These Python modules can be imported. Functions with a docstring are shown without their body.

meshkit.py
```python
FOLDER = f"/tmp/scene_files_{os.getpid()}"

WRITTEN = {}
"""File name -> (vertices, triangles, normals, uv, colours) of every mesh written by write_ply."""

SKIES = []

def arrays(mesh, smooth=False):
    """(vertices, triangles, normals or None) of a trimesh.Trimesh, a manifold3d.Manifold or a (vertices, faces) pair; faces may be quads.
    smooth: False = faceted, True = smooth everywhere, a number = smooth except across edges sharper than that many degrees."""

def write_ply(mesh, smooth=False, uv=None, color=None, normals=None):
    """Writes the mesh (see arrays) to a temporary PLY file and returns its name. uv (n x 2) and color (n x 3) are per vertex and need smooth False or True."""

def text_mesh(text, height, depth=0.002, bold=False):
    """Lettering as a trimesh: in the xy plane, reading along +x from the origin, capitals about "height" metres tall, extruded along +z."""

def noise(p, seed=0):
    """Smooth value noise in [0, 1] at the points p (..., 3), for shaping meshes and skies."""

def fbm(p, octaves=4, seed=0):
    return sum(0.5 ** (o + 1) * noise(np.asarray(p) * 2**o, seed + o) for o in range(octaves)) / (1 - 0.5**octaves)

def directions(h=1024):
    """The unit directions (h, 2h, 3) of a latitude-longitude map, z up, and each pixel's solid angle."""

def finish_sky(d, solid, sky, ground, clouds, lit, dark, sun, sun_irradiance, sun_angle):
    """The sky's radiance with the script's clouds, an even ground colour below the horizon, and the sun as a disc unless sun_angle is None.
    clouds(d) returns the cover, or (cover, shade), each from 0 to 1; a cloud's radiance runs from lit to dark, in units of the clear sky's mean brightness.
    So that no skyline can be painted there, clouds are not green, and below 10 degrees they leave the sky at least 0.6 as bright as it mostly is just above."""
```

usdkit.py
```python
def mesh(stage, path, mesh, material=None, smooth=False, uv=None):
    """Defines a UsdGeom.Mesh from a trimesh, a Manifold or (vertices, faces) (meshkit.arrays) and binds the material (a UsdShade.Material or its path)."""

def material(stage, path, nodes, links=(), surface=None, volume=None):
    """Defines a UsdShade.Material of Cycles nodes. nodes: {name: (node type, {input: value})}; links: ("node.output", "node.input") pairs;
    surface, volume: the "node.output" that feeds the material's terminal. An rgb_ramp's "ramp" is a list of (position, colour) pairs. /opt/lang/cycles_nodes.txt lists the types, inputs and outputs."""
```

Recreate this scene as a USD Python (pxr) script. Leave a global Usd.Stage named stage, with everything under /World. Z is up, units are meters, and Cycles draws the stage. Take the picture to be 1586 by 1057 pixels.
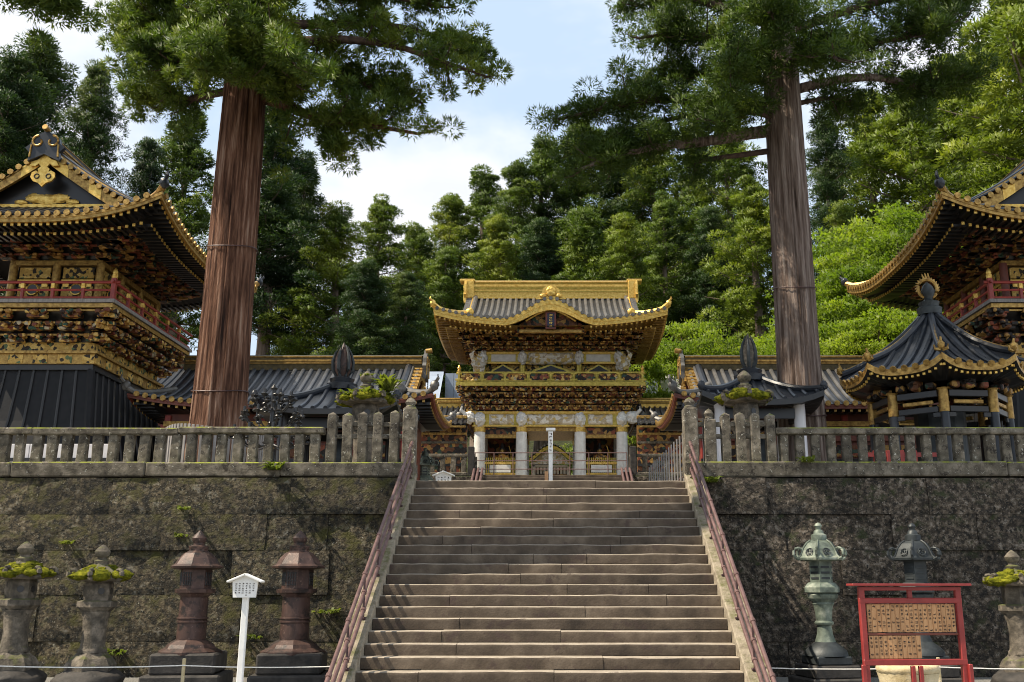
import math, numpy as np, trimesh, usdkit, meshkit
from pxr import Usd, UsdGeom, UsdLux, UsdShade, Gf, Sdf, Vt

stage = Usd.Stage.CreateInMemory()
UsdGeom.SetStageUpAxis(stage, 'Z')
UsdGeom.SetStageMetersPerUnit(stage, 1.0)
UsdGeom.Xform.Define(stage, '/World')
UsdGeom.Scope.Define(stage, '/World/Looks')
PI = math.pi

# ------------------------------------------------------------------ camera, sky, sun, exposure
EYE, TILT, FPX, CX, CY = 1.6, math.radians(14.0), 1530.0, 855.0, 528.5
cam = UsdGeom.Camera.Define(stage, '/World/camera')
cam.AddTranslateOp().Set((0, 0, EYE))
cam.AddRotateXOp().Set(90 + 14.0)
cam.CreateHorizontalApertureAttr(36.0)
cam.CreateFocalLengthAttr(36.0 * FPX / 1586)
cam.CreateHorizontalApertureOffsetAttr(-36.0 * (CX - 793) / 1586)
cam.CreateExposureAttr(0.70)
cam.CreateClippingRangeAttr((0.1, 5000))
SUN_AZ = (-0.97, -0.243)
SUN_EL = math.radians(54)

def look(name, nodes, links, surface=None, volume=None):
    return usdkit.material(stage, '/World/Looks/' + name, nodes, links, surface, volume)

rot = math.atan2(*SUN_AZ)
sky_mat = look('sky_look', {
    'sky': ('sky_texture', {'sky_type': 'single_scattering', 'sun_disc': False, 'sun_elevation': SUN_EL, 'sun_rotation': rot,
                            'air_density': 1.0, 'aerosol_density': 1.6, 'ozone_density': 1.0}),
    'tc': ('texture_coordinate', {}),
    'map': ('mapping', {'scale': (1.0, 1.0, 1.9), 'location': (4.4, 1.1, 2.64)}),
    'n': ('noise_texture', {'scale': 2.6, 'detail': 9.0, 'roughness': 0.52, 'distortion': 0.25}),
    'r': ('map_range', {'from_min': 0.41, 'from_max': 0.60, 'to_min': 0.0, 'to_max': 0.93, 'clamp': True, 'range_type': 'smoothstep'}),
    'n2': ('noise_texture', {'scale': 5.0, 'detail': 6.0, 'roughness': 0.5}),
    'cr': ('rgb_ramp', {'ramp': [(0.3, (8.6, 8.8, 9.2)), (0.65, (10.6, 10.6, 10.6))]}),
    'veil': ('mix', {'mix_type': 'mix', 'fac': 0.85, 'color2': (6.4, 8.0, 10.0)}),
    'mx': ('mix', {'mix_type': 'mix'}),
    'bg': ('background_shader', {'strength': 0.07})},
    [('tc.generated', 'map.vector'), ('map.vector', 'n.vector'), ('n.fac', 'r.value'), ('map.vector', 'n2.vector'), ('n2.fac', 'cr.fac'),
     ('sky.color', 'veil.color1'), ('r.result', 'mx.fac'), ('veil.color', 'mx.color1'), ('cr.color', 'mx.color2'), ('mx.color', 'bg.color')], 'bg.background')
dome = UsdLux.DomeLight.Define(stage, '/World/sky')
UsdShade.MaterialBindingAPI.Apply(dome.GetPrim()).Bind(sky_mat)
sun = UsdLux.DistantLight.Define(stage, '/World/sun')
sun.CreateIntensityAttr(1.2)
sun.CreateAngleAttr(0.5)
sun.CreateNormalizeAttr(True)
sun.CreateColorAttr((1.0, 0.88, 0.70))
sun.AddRotateZOp().Set(math.degrees(math.atan2(SUN_AZ[0], -SUN_AZ[1])))
sun.AddRotateXOp().Set(90 - math.degrees(SUN_EL))

# ------------------------------------------------------------------ helpers
def P(px, py, Y):
    """the point at depth Y seen at photograph pixel (px, py)"""
    u, v = (px - CX) / FPX, (CY - py) / FPX
    c, s = math.cos(TILT), math.sin(TILT)
    k = Y / (c - v * s)
    return np.array([u * k, Y, (s + v * c) * k + EYE])

class MB:
    def __init__(self):
        self.v, self.f, self.n = [], [], 0
    def add(self, v, f):
        v = np.asarray(v, float); f = np.asarray(f, int)
        if f.shape[1] == 4:
            f = np.vstack([f[:, [0, 1, 2]], f[:, [0, 2, 3]]])
        self.v.append(v); self.f.append(f + self.n); self.n += len(v)
        return self
    def tm(self, m):
        return self.add(m.vertices, m.faces)
    def box(self, x0, x1, y0, y1, z0, z1):
        v = [(x, y, z) for x in (x0, x1) for y in (y0, y1) for z in (z0, z1)]
        return self.add(v, [(0, 1, 3, 2), (4, 6, 7, 5), (0, 4, 5, 1), (2, 3, 7, 6), (0, 2, 6, 4), (1, 5, 7, 3)])
    def cbox(self, c, s, bev=0.01, R=None, jit=0, rng=None):
        """box with chamfered edges; R a 3x3 rotation"""
        h = np.array(s, float) / 2; b = min(bev, h.min() * 0.45)
        sg = np.array([(x, y, z) for x in (-1, 1) for y in (-1, 1) for z in (-1, 1)], float)
        v = np.concatenate([np.stack([sg[:, i] * (h[i] - (0 if i == a else b)) for i in range(3)], 1) for a in range(3)])
        if jit:
            v = v + rng.normal(0, jit, (8, 3))[np.tile(np.arange(8), 3)]
        f = []
        idx = lambda a, i: a * 8 + i
        for a in range(3):
            u, w = (a + 1) % 3, (a + 2) % 3
            for s_ in (-1, 1):
                q = sorted([i for i in range(8) if sg[i][a] == s_], key=lambda i: math.atan2(sg[i][w], sg[i][u]))
                f.append([idx(a, i) for i in (q if s_ > 0 else q[::-1])])
            for su in (-1, 1):
                for sw in (-1, 1):   # edge along axis a between faces u and w
                    e = sorted([i for i in range(8) if sg[i][u] == su and sg[i][w] == sw], key=lambda i: sg[i][a])
                    q = [idx(u, e[0]), idx(u, e[1]), idx(w, e[1]), idx(w, e[0])]
                    f.append(q if su * sw > 0 else q[::-1])
        tri = []
        for i in range(8):
            q = [idx(0, i), idx(1, i), idx(2, i)]
            tri.append(q if sg[i].prod() > 0 else q[::-1])
        if R is not None:
            v = v @ np.asarray(R).T
        v = v + np.asarray(c, float)
        f = np.array(f)
        f = np.vstack([f[:, [0, 1, 2]], f[:, [0, 2, 3]], np.array(tri)])
        return self.add(v, f)
    def tube(self, pts, r, n=6, caps=True):
        p = np.asarray(pts, float); m = len(p)
        r = np.broadcast_to(r, m)
        t = np.gradient(p, axis=0); t /= np.linalg.norm(t, axis=1, keepdims=True) + 1e-12
        ref = np.where(np.abs(t[:, 2:3]) > 0.9, [[1.0, 0, 0]], [[0, 0, 1.0]])
        a = np.cross(t, ref); a /= np.linalg.norm(a, axis=1, keepdims=True) + 1e-12
        b = np.cross(a, t)
        th = np.arange(n) * 2 * PI / n
        v = p[:, None] + r[:, None, None] * (np.cos(th)[None, :, None] * a[:, None] + np.sin(th)[None, :, None] * b[:, None])
        i = np.arange(m - 1)[:, None] * n; j = np.arange(n)[None]; k = (j + 1) % n
        f = np.stack([i + j, i + n + j, i + n + k, i + k], -1).reshape(-1, 4)
        self.add(v.reshape(-1, 3), f)
        if caps:
            for e in (0, m - 1):
                q = [(0, x, x + 1) if e else (0, x + 1, x) for x in range(1, n - 1)]
                self.add(v[e], q)
        return self
    def lathe(self, prof, n=16, c=(0, 0, 0), rot=0.0, sy=1.0):
        prof = np.asarray(prof, float); m = len(prof)
        th = np.arange(n) * 2 * PI / n + rot
        v = np.stack([prof[:, 0:1] * np.cos(th), sy * prof[:, 0:1] * np.sin(th), np.repeat(prof[:, 1:2], n, 1)], -1) + np.asarray(c, float)
        i = np.arange(m - 1)[:, None] * n; j = np.arange(n)[None]; k = (j + 1) % n
        f = np.stack([i + j, i + k, i + n + k, i + n + j], -1).reshape(-1, 4)
        self.add(v.reshape(-1, 3), f)
        for e in (0, m - 1):
            if prof[e, 0] > 1e-4:
                self.add(v[e], [(0, x, x + 1) if e else (0, x + 1, x) for x in range(1, n - 1)])
        return self
    def grid(self, g):
        g = np.asarray(g, float); m, n = g.shape[:2]
        i = (np.arange(m - 1)[:, None] * n + np.arange(n - 1)[None]).ravel()
        return self.add(g.reshape(-1, 3), np.stack([i, i + 1, i + n + 1, i + n], 1))
    def prism(self, poly, o, ax, ay, depth):
        """polygon (2d) placed at o along unit axes ax, ay and thickened by depth along ax x ay"""
        from shapely.geometry import Polygon
        m = trimesh.creation.extrude_polygon(Polygon(poly).buffer(0), depth, engine='earcut')
        ax, ay = np.asarray(ax, float), np.asarray(ay, float); az = np.cross(ax, ay)
        v = np.asarray(o, float) + m.vertices[:, :1] * ax + m.vertices[:, 1:2] * ay + m.vertices[:, 2:] * az
        return self.add(v, m.faces)
    def get(self):
        return np.concatenate(self.v), np.concatenate(self.f)
    def xf(self, fn):
        self.v = [fn(x) for x in self.v]; return self

used, LOC = {}, {}
def numbered(path):
    k = used.get(path, 0); used[path] = k + 1
    return path if k == 0 else '%s_%03d' % (path, k)
def meta(prim, **kw):
    for k, v in kw.items():
        if v is not None:
            prim.SetCustomDataByKey(k, v)
    return prim
def thing(name, label, cat, loc=(0, 0, 0), group=None):
    x = UsdGeom.Xform.Define(stage, numbered('/World/' + name))
    x.AddTranslateOp().Set(Gf.Vec3d(*map(float, loc)))
    p = meta(x.GetPrim(), label=label, category=cat, group=group)
    LOC[str(p.GetPath())] = np.asarray(loc, float)
    return p
def obj(name, m, material, parent=None, smooth=False, label=None, cat=None, kind=None, group=None):
    base = '/World' if parent is None else str(parent.GetPath())
    path = numbered(base + '/' + name)
    v, f = m.get() if isinstance(m, MB) else m
    o = LOC.get('/'.join(path.split('/')[:3]))
    if o is not None:
        v = v - o
    p = usdkit.mesh(stage, path, (v, f), material, smooth=smooth).GetPrim()
    return meta(p, label=label, category=cat, kind=kind, group=group)
def rotz(a):
    c, s = math.cos(a), math.sin(a)
    return np.array([[c, -s, 0], [s, c, 0], [0, 0, 1.0]])
def rotx(a):
    c, s = math.cos(a), math.sin(a)
    return np.array([[1, 0, 0], [0, c, -s], [0, s, c.real]])
def lumpy(mb, amp, scale, seed=0):
    def fn(v):
        n = np.stack([meshkit.fbm(v * scale + 17 * k, 3, seed + k) for k in range(3)], 1) - 0.5
        return v + n * 2 * amp
    return mb.xf(fn)
def blob(c, r, seed, amp=0.25, sub=2, sc=2.5):
    m = trimesh.creation.icosphere(sub)
    d = m.vertices * (1 + amp * 2 * (meshkit.fbm(m.vertices * sc + seed * 3.1, 3, seed) - 0.5))[:, None]
    return d * np.asarray(r, float) + np.asarray(c, float), m.faces

# ------------------------------------------------------------------ materials
def surf(name, ramp, scale=3.0, detail=8.0, rough=0.8, metal=0.0, bump=0.4, bscale=25.0, bdist=0.02, stretch=(1, 1, 1), moss=None, mossamt=(0.45, 0.62), spots=None, spots2=None, vary=0.0, spec=0.5, coat=0.0, upmoss=True, bdetail=6.0):
    """stone, wood, metal or lacquer: noise colours, optional moss on what faces up, optional lichen spots, fine relief"""
    nodes = {'g': ('geometry', {}), 'm': ('mapping', {'scale': stretch}),
             'n': ('noise_texture', {'scale': scale, 'detail': detail, 'roughness': 0.62}),
             'r': ('rgb_ramp', {'ramp': ramp}),
             'bn': ('noise_texture', {'scale': bscale, 'detail': bdetail, 'roughness': 0.65}),
             'b': ('bump', {'strength': bump, 'distance': bdist}),
             'p': ('principled_bsdf', {'roughness': rough, 'metallic': metal, 'specular_ior_level': spec, 'coat_weight': coat})}
    links = [('g.position', 'm.vector'), ('m.vector', 'n.vector'), ('n.fac', 'r.fac'), ('m.vector', 'bn.vector'), ('bn.fac', 'b.height'), ('b.normal', 'p.normal'), ('p.BSDF', 'out')]
    links.pop()
    col = 'r.color'
    if spots:
        sc, c, lo, hi = spots
        nodes['sn'] = ('noise_texture', {'scale': sc, 'detail': 6.0, 'roughness': 0.7})
        nodes['sr'] = ('map_range', {'from_min': lo, 'from_max': hi, 'clamp': True})
        nodes['sm'] = ('mix', {'mix_type': 'mix', 'color2': c})
        links += [('g.position', 'sn.vector'), ('sn.fac', 'sr.value'), ('sr.result', 'sm.fac'), (col, 'sm.color1')]
        col = 'sm.color'
    if spots2:
        sc, c, lo, hi = spots2
        nodes['tn'] = ('noise_texture', {'scale': sc, 'detail': 4.0, 'roughness': 0.75})
        nodes['tr'] = ('map_range', {'from_min': lo, 'from_max': hi, 'clamp': True})
        nodes['tm'] = ('mix', {'mix_type': 'mix', 'color2': c})
        links += [('g.position', 'tn.vector'), ('tn.fac', 'tr.value'), ('tr.result', 'tm.fac'), (col, 'tm.color1')]
        col = 'tm.color'
    if moss:
        nodes['mn'] = ('noise_texture', {'scale': 4.0, 'detail': 7.0, 'roughness': 0.7})
        nodes['mr'] = ('map_range', {'from_min': mossamt[0], 'from_max': mossamt[1], 'clamp': True})
        nodes['mm'] = ('mix', {'mix_type': 'mix', 'color2': moss})
        links += [('g.position', 'mn.vector'), ('mr.result', 'mm.fac'), (col, 'mm.color1')]
        if upmoss:
            nodes['sx'] = ('separate_xyz', {})
            nodes['ma'] = ('math', {'math_type': 'multiply_add', 'value2': 0.35})
            links += [('g.true_normal', 'sx.vector'), ('sx.z', 'ma.value1'), ('mn.fac', 'ma.value3'), ('ma.value', 'mr.value')]
        else:
            links += [('mn.fac', 'mr.value')]
        col = 'mm.color'
    if vary:
        nodes['oi'] = ('object_info', {})
        nodes['vr'] = ('map_range', {'to_min': 1 - vary, 'to_max': 1 + vary})
        nodes['hv'] = ('hsv', {})
        links += [('oi.random', 'vr.value'), ('vr.result', 'hv.value'), (col, 'hv.color')]
        col = 'hv.color'
    links.append((col, 'p.base_color'))
    return look(name, nodes, links, 'p.BSDF')

def gold_mat(name, c1, c2, rough=0.38, metal=0.85, scale=6.0, bscale=14.0, bump=0.35, bdist=0.03):
    return surf(name, [(0.3, c1), (0.7, c2)], scale=scale, rough=rough, metal=metal, bump=bump, bscale=bscale, bdist=bdist)

def carved(name, cols, scale=9.0, rough=0.5, metal=0.3, bdist=0.05):
    """painted and gilded carving: small cells of gold, dark and colour"""
    nodes = {'g': ('geometry', {}), 'v': ('voronoi_texture', {'scale': scale, 'randomness': 1.0}), 'wn': ('separate_color', {}),
             'r': ('rgb_ramp', {'ramp': cols, 'interpolate': False}),
             'n': ('noise_texture', {'scale': scale * 1.6, 'detail': 4.0}), 'b': ('bump', {'strength': 0.8, 'distance': bdist}),
             'p': ('principled_bsdf', {'roughness': rough, 'metallic': metal})}
    return look(name, nodes, [('g.position', 'v.vector'), ('v.color', 'wn.color'), ('wn.r', 'r.fac'), ('r.color', 'p.base_color'), ('g.position', 'n.vector'), ('n.fac', 'b.height'), ('b.normal', 'p.normal')], 'p.BSDF')

def leaf_mat(name, ramp, scale=0.35, trans=0.35, fine=9.0, rnd=0.25):
    nodes = {'g': ('geometry', {}), 'n': ('noise_texture', {'scale': scale, 'detail': 3.0}), 'n2': ('noise_texture', {'scale': fine, 'detail': 1.0}),
             'ad': ('math', {'math_type': 'multiply_add', 'value2': 0.5}), 'oi': ('object_info', {}), 'ob': ('math', {'math_type': 'multiply_add', 'value2': rnd, 'value3': -rnd / 2 - 0.25}),
             'a2': ('math', {'math_type': 'add'}), 'r': ('rgb_ramp', {'ramp': ramp}),
             'p': ('principled_bsdf', {'roughness': 0.55, 'specular_ior_level': 0.35}), 't': ('translucent_bsdf', {}), 'mx': ('mix_closure', {'fac': trans}),
             'tc': ('mix', {'mix_type': 'multiply', 'fac': 1.0, 'color2': (1.5, 1.6, 0.7)})}
    return look(name, nodes, [('g.position', 'n.vector'), ('g.position', 'n2.vector'), ('n2.fac', 'ad.value1'), ('n.fac', 'ad.value3'), ('oi.random', 'ob.value1'),
                              ('ad.value', 'a2.value1'), ('ob.value', 'a2.value2'), ('a2.value', 'r.fac'), ('r.color', 'p.base_color'), ('r.color', 'tc.color1'), ('tc.color', 't.color'),
                              ('p.BSDF', 'mx.closure1'), ('t.BSDF', 'mx.closure2')], 'mx.closure')

M = {}
MOSS = (0.10, 0.12, 0.012)
M['wall'] = surf('wall_stone', [(0.34, (0.010, 0.010, 0.008)), (0.46, (0.044, 0.034, 0.019)), (0.56, (0.125, 0.098, 0.058)), (0.68, (0.27, 0.25, 0.205))], scale=8.0, detail=12, rough=0.92, bump=1.0, bscale=17, bdist=0.09, moss=(0.055, 0.052, 0.008), mossamt=(0.50, 0.68), spots=(14.0, (0.010, 0.010, 0.006), 0.50, 0.58), spots2=(26.0, (0.36, 0.34, 0.27), 0.61, 0.68), vary=0.24, bdetail=10)
M['wall_dark'] = surf('wall_stone_sparse_moss', [(0.32, (0.011, 0.009, 0.007)), (0.46, (0.044, 0.034, 0.024)), (0.56, (0.125, 0.098, 0.071)), (0.68, (0.27, 0.235, 0.195))], scale=8.5, detail=12, rough=0.92, bump=1.0, bscale=17, bdist=0.09, moss=(0.03, 0.038, 0.010), mossamt=(0.56, 0.72), spots=(15.0, (0.009, 0.008, 0.006), 0.51, 0.60), spots2=(24.0, (0.34, 0.30, 0.25), 0.60, 0.68), vary=0.24, bdetail=10)  # second wall stone, with less and darker moss
M['step'] = surf('step_stone', [(0.3, (0.034, 0.024, 0.016)), (0.5, (0.080, 0.059, 0.040)), (0.7, (0.145, 0.112, 0.080))], scale=2.2, detail=10, rough=0.85, bump=0.5, bscale=30, bdist=0.012, spots=(3.5, (0.060, 0.040, 0.031), 0.55, 0.64), vary=0.22)
M['tread'] = surf('sunlit_tread_stone', [(0.3, (0.22, 0.18, 0.135)), (0.7, (0.40, 0.345, 0.27))], scale=5, detail=9, rough=0.7, bump=0.4, bscale=35, bdist=0.008, spots=(5.0, (0.09, 0.065, 0.05), 0.58, 0.68))  # paler than the risers: sunlight on tread and nosing put into the colour
M['cheek'] = surf('cheek_stone', [(0.3, (0.16, 0.13, 0.09)), (0.7, (0.36, 0.31, 0.23))], scale=6, rough=0.9, bump=0.8, bscale=22, bdist=0.03, moss=(0.10, 0.10, 0.03), mossamt=(0.75, 0.95))
M['fence'] = surf('fence_stone', [(0.3, (0.035, 0.028, 0.02)), (0.5, (0.11, 0.095, 0.07)), (0.7, (0.22, 0.19, 0.15))], scale=5, detail=9, rough=0.9, bump=0.7, bscale=25, bdist=0.02, moss=MOSS, mossamt=(0.78, 0.92), spots=(7.0, (0.022, 0.017, 0.012), 0.52, 0.62), spots2=(14.0, (0.42, 0.40, 0.34), 0.60, 0.66), vary=0.28)
M['fence_rail'] = surf('mossy_rail_stone', [(0.3, (0.035, 0.028, 0.02)), (0.5, (0.11, 0.095, 0.07)), (0.7, (0.22, 0.19, 0.15))], scale=5, detail=9, rough=0.9, bump=0.7, bscale=25, bdist=0.02, moss=(0.20, 0.22, 0.015), mossamt=(0.68, 0.82), spots=(7.0, (0.024, 0.018, 0.012), 0.54, 0.64), spots2=(14.0, (0.42, 0.40, 0.34), 0.62, 0.67), vary=0.18)
M['granite'] = surf('lantern_stone', [(0.3, (0.03, 0.025, 0.019)), (0.5, (0.095, 0.08, 0.06)), (0.72, (0.24, 0.20, 0.155))], scale=6, detail=10, rough=0.9, bump=0.7, bscale=22, bdist=0.025, moss=(0.09, 0.10, 0.02), mossamt=(0.72, 0.9), spots=(7.0, (0.028, 0.024, 0.018), 0.56, 0.68))
M['moss'] = surf('moss', [(0.3, (0.03, 0.035, 0.005)), (0.48, (0.13, 0.14, 0.010)), (0.7, (0.34, 0.32, 0.028))], scale=9, rough=1.0, bump=1.0, bscale=45, bdist=0.05, spec=0.1)
M['rust'] = surf('brown_iron', [(0.3, (0.024, 0.013, 0.011)), (0.55, (0.066, 0.035, 0.027)), (0.75, (0.14, 0.078, 0.060))], scale=4, rough=0.55, metal=0.2, bump=0.4, bscale=40, bdist=0.01, stretch=(1, 1, 0.4), spots=(5.0, (0.014, 0.009, 0.008), 0.50, 0.62), spots2=(16.0, (0.17, 0.11, 0.085), 0.61, 0.68))
M['black_stone'] = surf('dark_base_stone', [(0.3, (0.012, 0.011, 0.01)), (0.7, (0.06, 0.052, 0.045))], scale=5, rough=0.8, bump=0.5, bscale=25, bdist=0.02)
M['bronze'] = surf('verdigris_bronze', [(0.3, (0.035, 0.045, 0.036)), (0.52, (0.13, 0.16, 0.125)), (0.75, (0.42, 0.44, 0.36))], scale=4, rough=0.6, metal=0.15, bump=0.3, bscale=30, bdist=0.01)
M['bronze_dark'] = surf('dark_bronze', [(0.3, (0.012, 0.015, 0.017)), (0.7, (0.048, 0.056, 0.058))], scale=4, rough=0.5, metal=0.3, bump=0.3, bscale=30, bdist=0.01)
M['ground'] = surf('grey_gravel', [(0.3, (0.09, 0.085, 0.075)), (0.7, (0.32, 0.31, 0.28))], scale=30, rough=0.95, bump=1.0, bscale=40, bdist=0.04)
M['court'] = surf('court_paving', [(0.3, (0.18, 0.16, 0.13)), (0.7, (0.32, 0.30, 0.26))], scale=6, rough=0.9, bump=0.5, bscale=30, bdist=0.02)
M['earth'] = surf('forest_floor', [(0.3, (0.012, 0.014, 0.006)), (0.7, (0.05, 0.055, 0.02))], scale=1.5, rough=1.0, bump=1.0, bscale=4, bdist=0.2, spec=0.1)
M['rail'] = surf('rail_metal', [(0.3, (0.09, 0.048, 0.043)), (0.7, (0.18, 0.105, 0.095))], scale=8, rough=0.45, metal=0.2, bump=0.2, bscale=40, bdist=0.004)
M['rail_dark'] = surf('rail_bracket', [(0.3, (0.03, 0.016, 0.016)), (0.7, (0.07, 0.035, 0.035))], scale=8, rough=0.5, metal=0.2, bump=0.2, bscale=40, bdist=0.004)
M['bark'] = surf('red_cedar_bark', [(0.32, (0.022, 0.010, 0.007)), (0.44, (0.11, 0.050, 0.030)), (0.55, (0.25, 0.125, 0.078)), (0.68, (0.48, 0.32, 0.235))], scale=4.2, detail=12, rough=0.95, bump=1.0, bscale=9, bdist=0.22, stretch=(2.6, 2.6, 0.15), spec=0.2)
M['bark_grey'] = surf('grey_cedar_bark', [(0.32, (0.045, 0.028, 0.020)), (0.46, (0.19, 0.135, 0.108)), (0.58, (0.32, 0.25, 0.21)), (0.72, (0.50, 0.41, 0.35))], scale=4.2, detail=12, rough=0.95, bump=1.0, bscale=9, bdist=0.20, stretch=(2.6, 2.6, 0.15), spec=0.2)
M['twig'] = surf('branch_bark', [(0.3, (0.025, 0.014, 0.009)), (0.7, (0.10, 0.062, 0.042))], scale=6, rough=0.95, bump=0.6, bscale=20, bdist=0.02)
M['trunk_far'] = surf('forest_trunk_bark', [(0.3, (0.06, 0.042, 0.032)), (0.7, (0.28, 0.21, 0.165))], scale=3, rough=0.95, bump=0.7, bscale=6, bdist=0.06, stretch=(2, 2, 0.15))
M['gold'] = gold_mat('gilding', (0.50, 0.27, 0.04), (0.86, 0.60, 0.17), rough=0.36, metal=0.7, scale=9.0)
M['gold_old'] = gold_mat('worn_gilding', (0.15, 0.075, 0.018), (0.55, 0.35, 0.10), rough=0.42, metal=0.65, scale=9.0)
M['gold_pale'] = gold_mat('pale_green_gilding', (0.30, 0.235, 0.040), (0.66, 0.50, 0.12), rough=0.40, metal=0.7)
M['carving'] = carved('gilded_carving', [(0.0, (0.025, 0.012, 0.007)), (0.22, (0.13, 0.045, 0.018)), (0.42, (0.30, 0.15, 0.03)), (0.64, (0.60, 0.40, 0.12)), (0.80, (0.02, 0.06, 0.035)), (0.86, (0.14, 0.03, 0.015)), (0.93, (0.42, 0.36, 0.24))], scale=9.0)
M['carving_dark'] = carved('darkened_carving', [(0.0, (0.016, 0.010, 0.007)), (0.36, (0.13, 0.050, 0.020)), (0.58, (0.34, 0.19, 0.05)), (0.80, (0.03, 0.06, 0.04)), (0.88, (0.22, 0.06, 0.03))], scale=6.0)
M['carving_gold'] = carved('openwork_gold_carving', [(0.0, (0.03, 0.02, 0.01)), (0.25, (0.48, 0.30, 0.07)), (0.7, (0.62, 0.42, 0.12)), (0.92, (0.10, 0.14, 0.06))], scale=10.0)
M['black'] = surf('black_lacquer', [(0.3, (0.008, 0.008, 0.009)), (0.7, (0.018, 0.017, 0.017))], scale=3, rough=0.32, bump=0.1, bscale=10, bdist=0.01)
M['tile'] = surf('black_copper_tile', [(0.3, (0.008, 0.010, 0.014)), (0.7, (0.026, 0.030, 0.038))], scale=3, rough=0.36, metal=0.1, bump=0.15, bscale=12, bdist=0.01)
M['tile_grey'] = surf('sunlit_copper_tile', [(0.3, (0.075, 0.071, 0.066)), (0.7, (0.16, 0.152, 0.14))], scale=3, rough=0.42, metal=0.3, bump=0.15, bscale=12, bdist=0.01)  # black copper tile with its grey sunlit look painted into the colour
M['tile_mid'] = surf('lit_copper_tile', [(0.3, (0.05, 0.055, 0.065)), (0.7, (0.11, 0.115, 0.125))], scale=3, rough=0.34, metal=0.3, bump=0.15, bscale=12, bdist=0.01)  # paler copy of the black tile, rib highlights painted into the colour
M['skirt'] = surf('black_board', [(0.3, (0.005, 0.006, 0.008)), (0.7, (0.014, 0.014, 0.016))], scale=5, rough=0.6, spec=0.25, bump=0.25, bscale=20, bdist=0.01)
M['red'] = surf('red_lacquer', [(0.3, (0.19, 0.022, 0.018)), (0.7, (0.32, 0.042, 0.03))], scale=4, rough=0.45, bump=0.1, bscale=15, bdist=0.005)
M['red_bright'] = surf('vermilion_paint', [(0.3, (0.20, 0.020, 0.018)), (0.7, (0.30, 0.036, 0.032))], scale=6, rough=0.4, bump=0.1, bscale=25, bdist=0.004)
M['red_brown'] = surf('red_brown_lacquer', [(0.3, (0.10, 0.022, 0.014)), (0.7, (0.19, 0.05, 0.025))], scale=4, rough=0.5, bump=0.1, bscale=15, bdist=0.005)
M['white'] = surf('white_shell_paint', [(0.3, (0.62, 0.60, 0.56)), (0.7, (0.80, 0.78, 0.74))], scale=5, rough=0.6, bump=0.2, bscale=20, bdist=0.01)
M['white_carving'] = carved('white_carving', [(0.0, (0.46, 0.38, 0.26)), (0.25, (0.72, 0.67, 0.58)), (0.80, (0.58, 0.42, 0.15))], scale=7.0, metal=0.0, bdist=0.08)
M['sign_white'] = surf('white_board', [(0.3, (0.68, 0.68, 0.66)), (0.7, (0.80, 0.80, 0.78))], scale=8, rough=0.6, bump=0.1, bscale=40, bdist=0.003)
M['slip'] = surf('pale_wood_slip', [(0.3, (0.40, 0.20, 0.085)), (0.7, (0.56, 0.32, 0.15))], scale=9, rough=0.7, bump=0.2, bscale=30, bdist=0.004, stretch=(3, 3, 0.4), vary=0.14)
M['ink'] = surf('ink', [(0.3, (0.035, 0.025, 0.02)), (0.7, (0.06, 0.04, 0.03))], scale=9, rough=0.8, bump=0)
M['rope'] = surf('white_rope', [(0.3, (0.6, 0.58, 0.54)), (0.7, (0.8, 0.78, 0.74))], scale=40, rough=0.9, bump=0.3, bscale=120, bdist=0.003)
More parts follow.
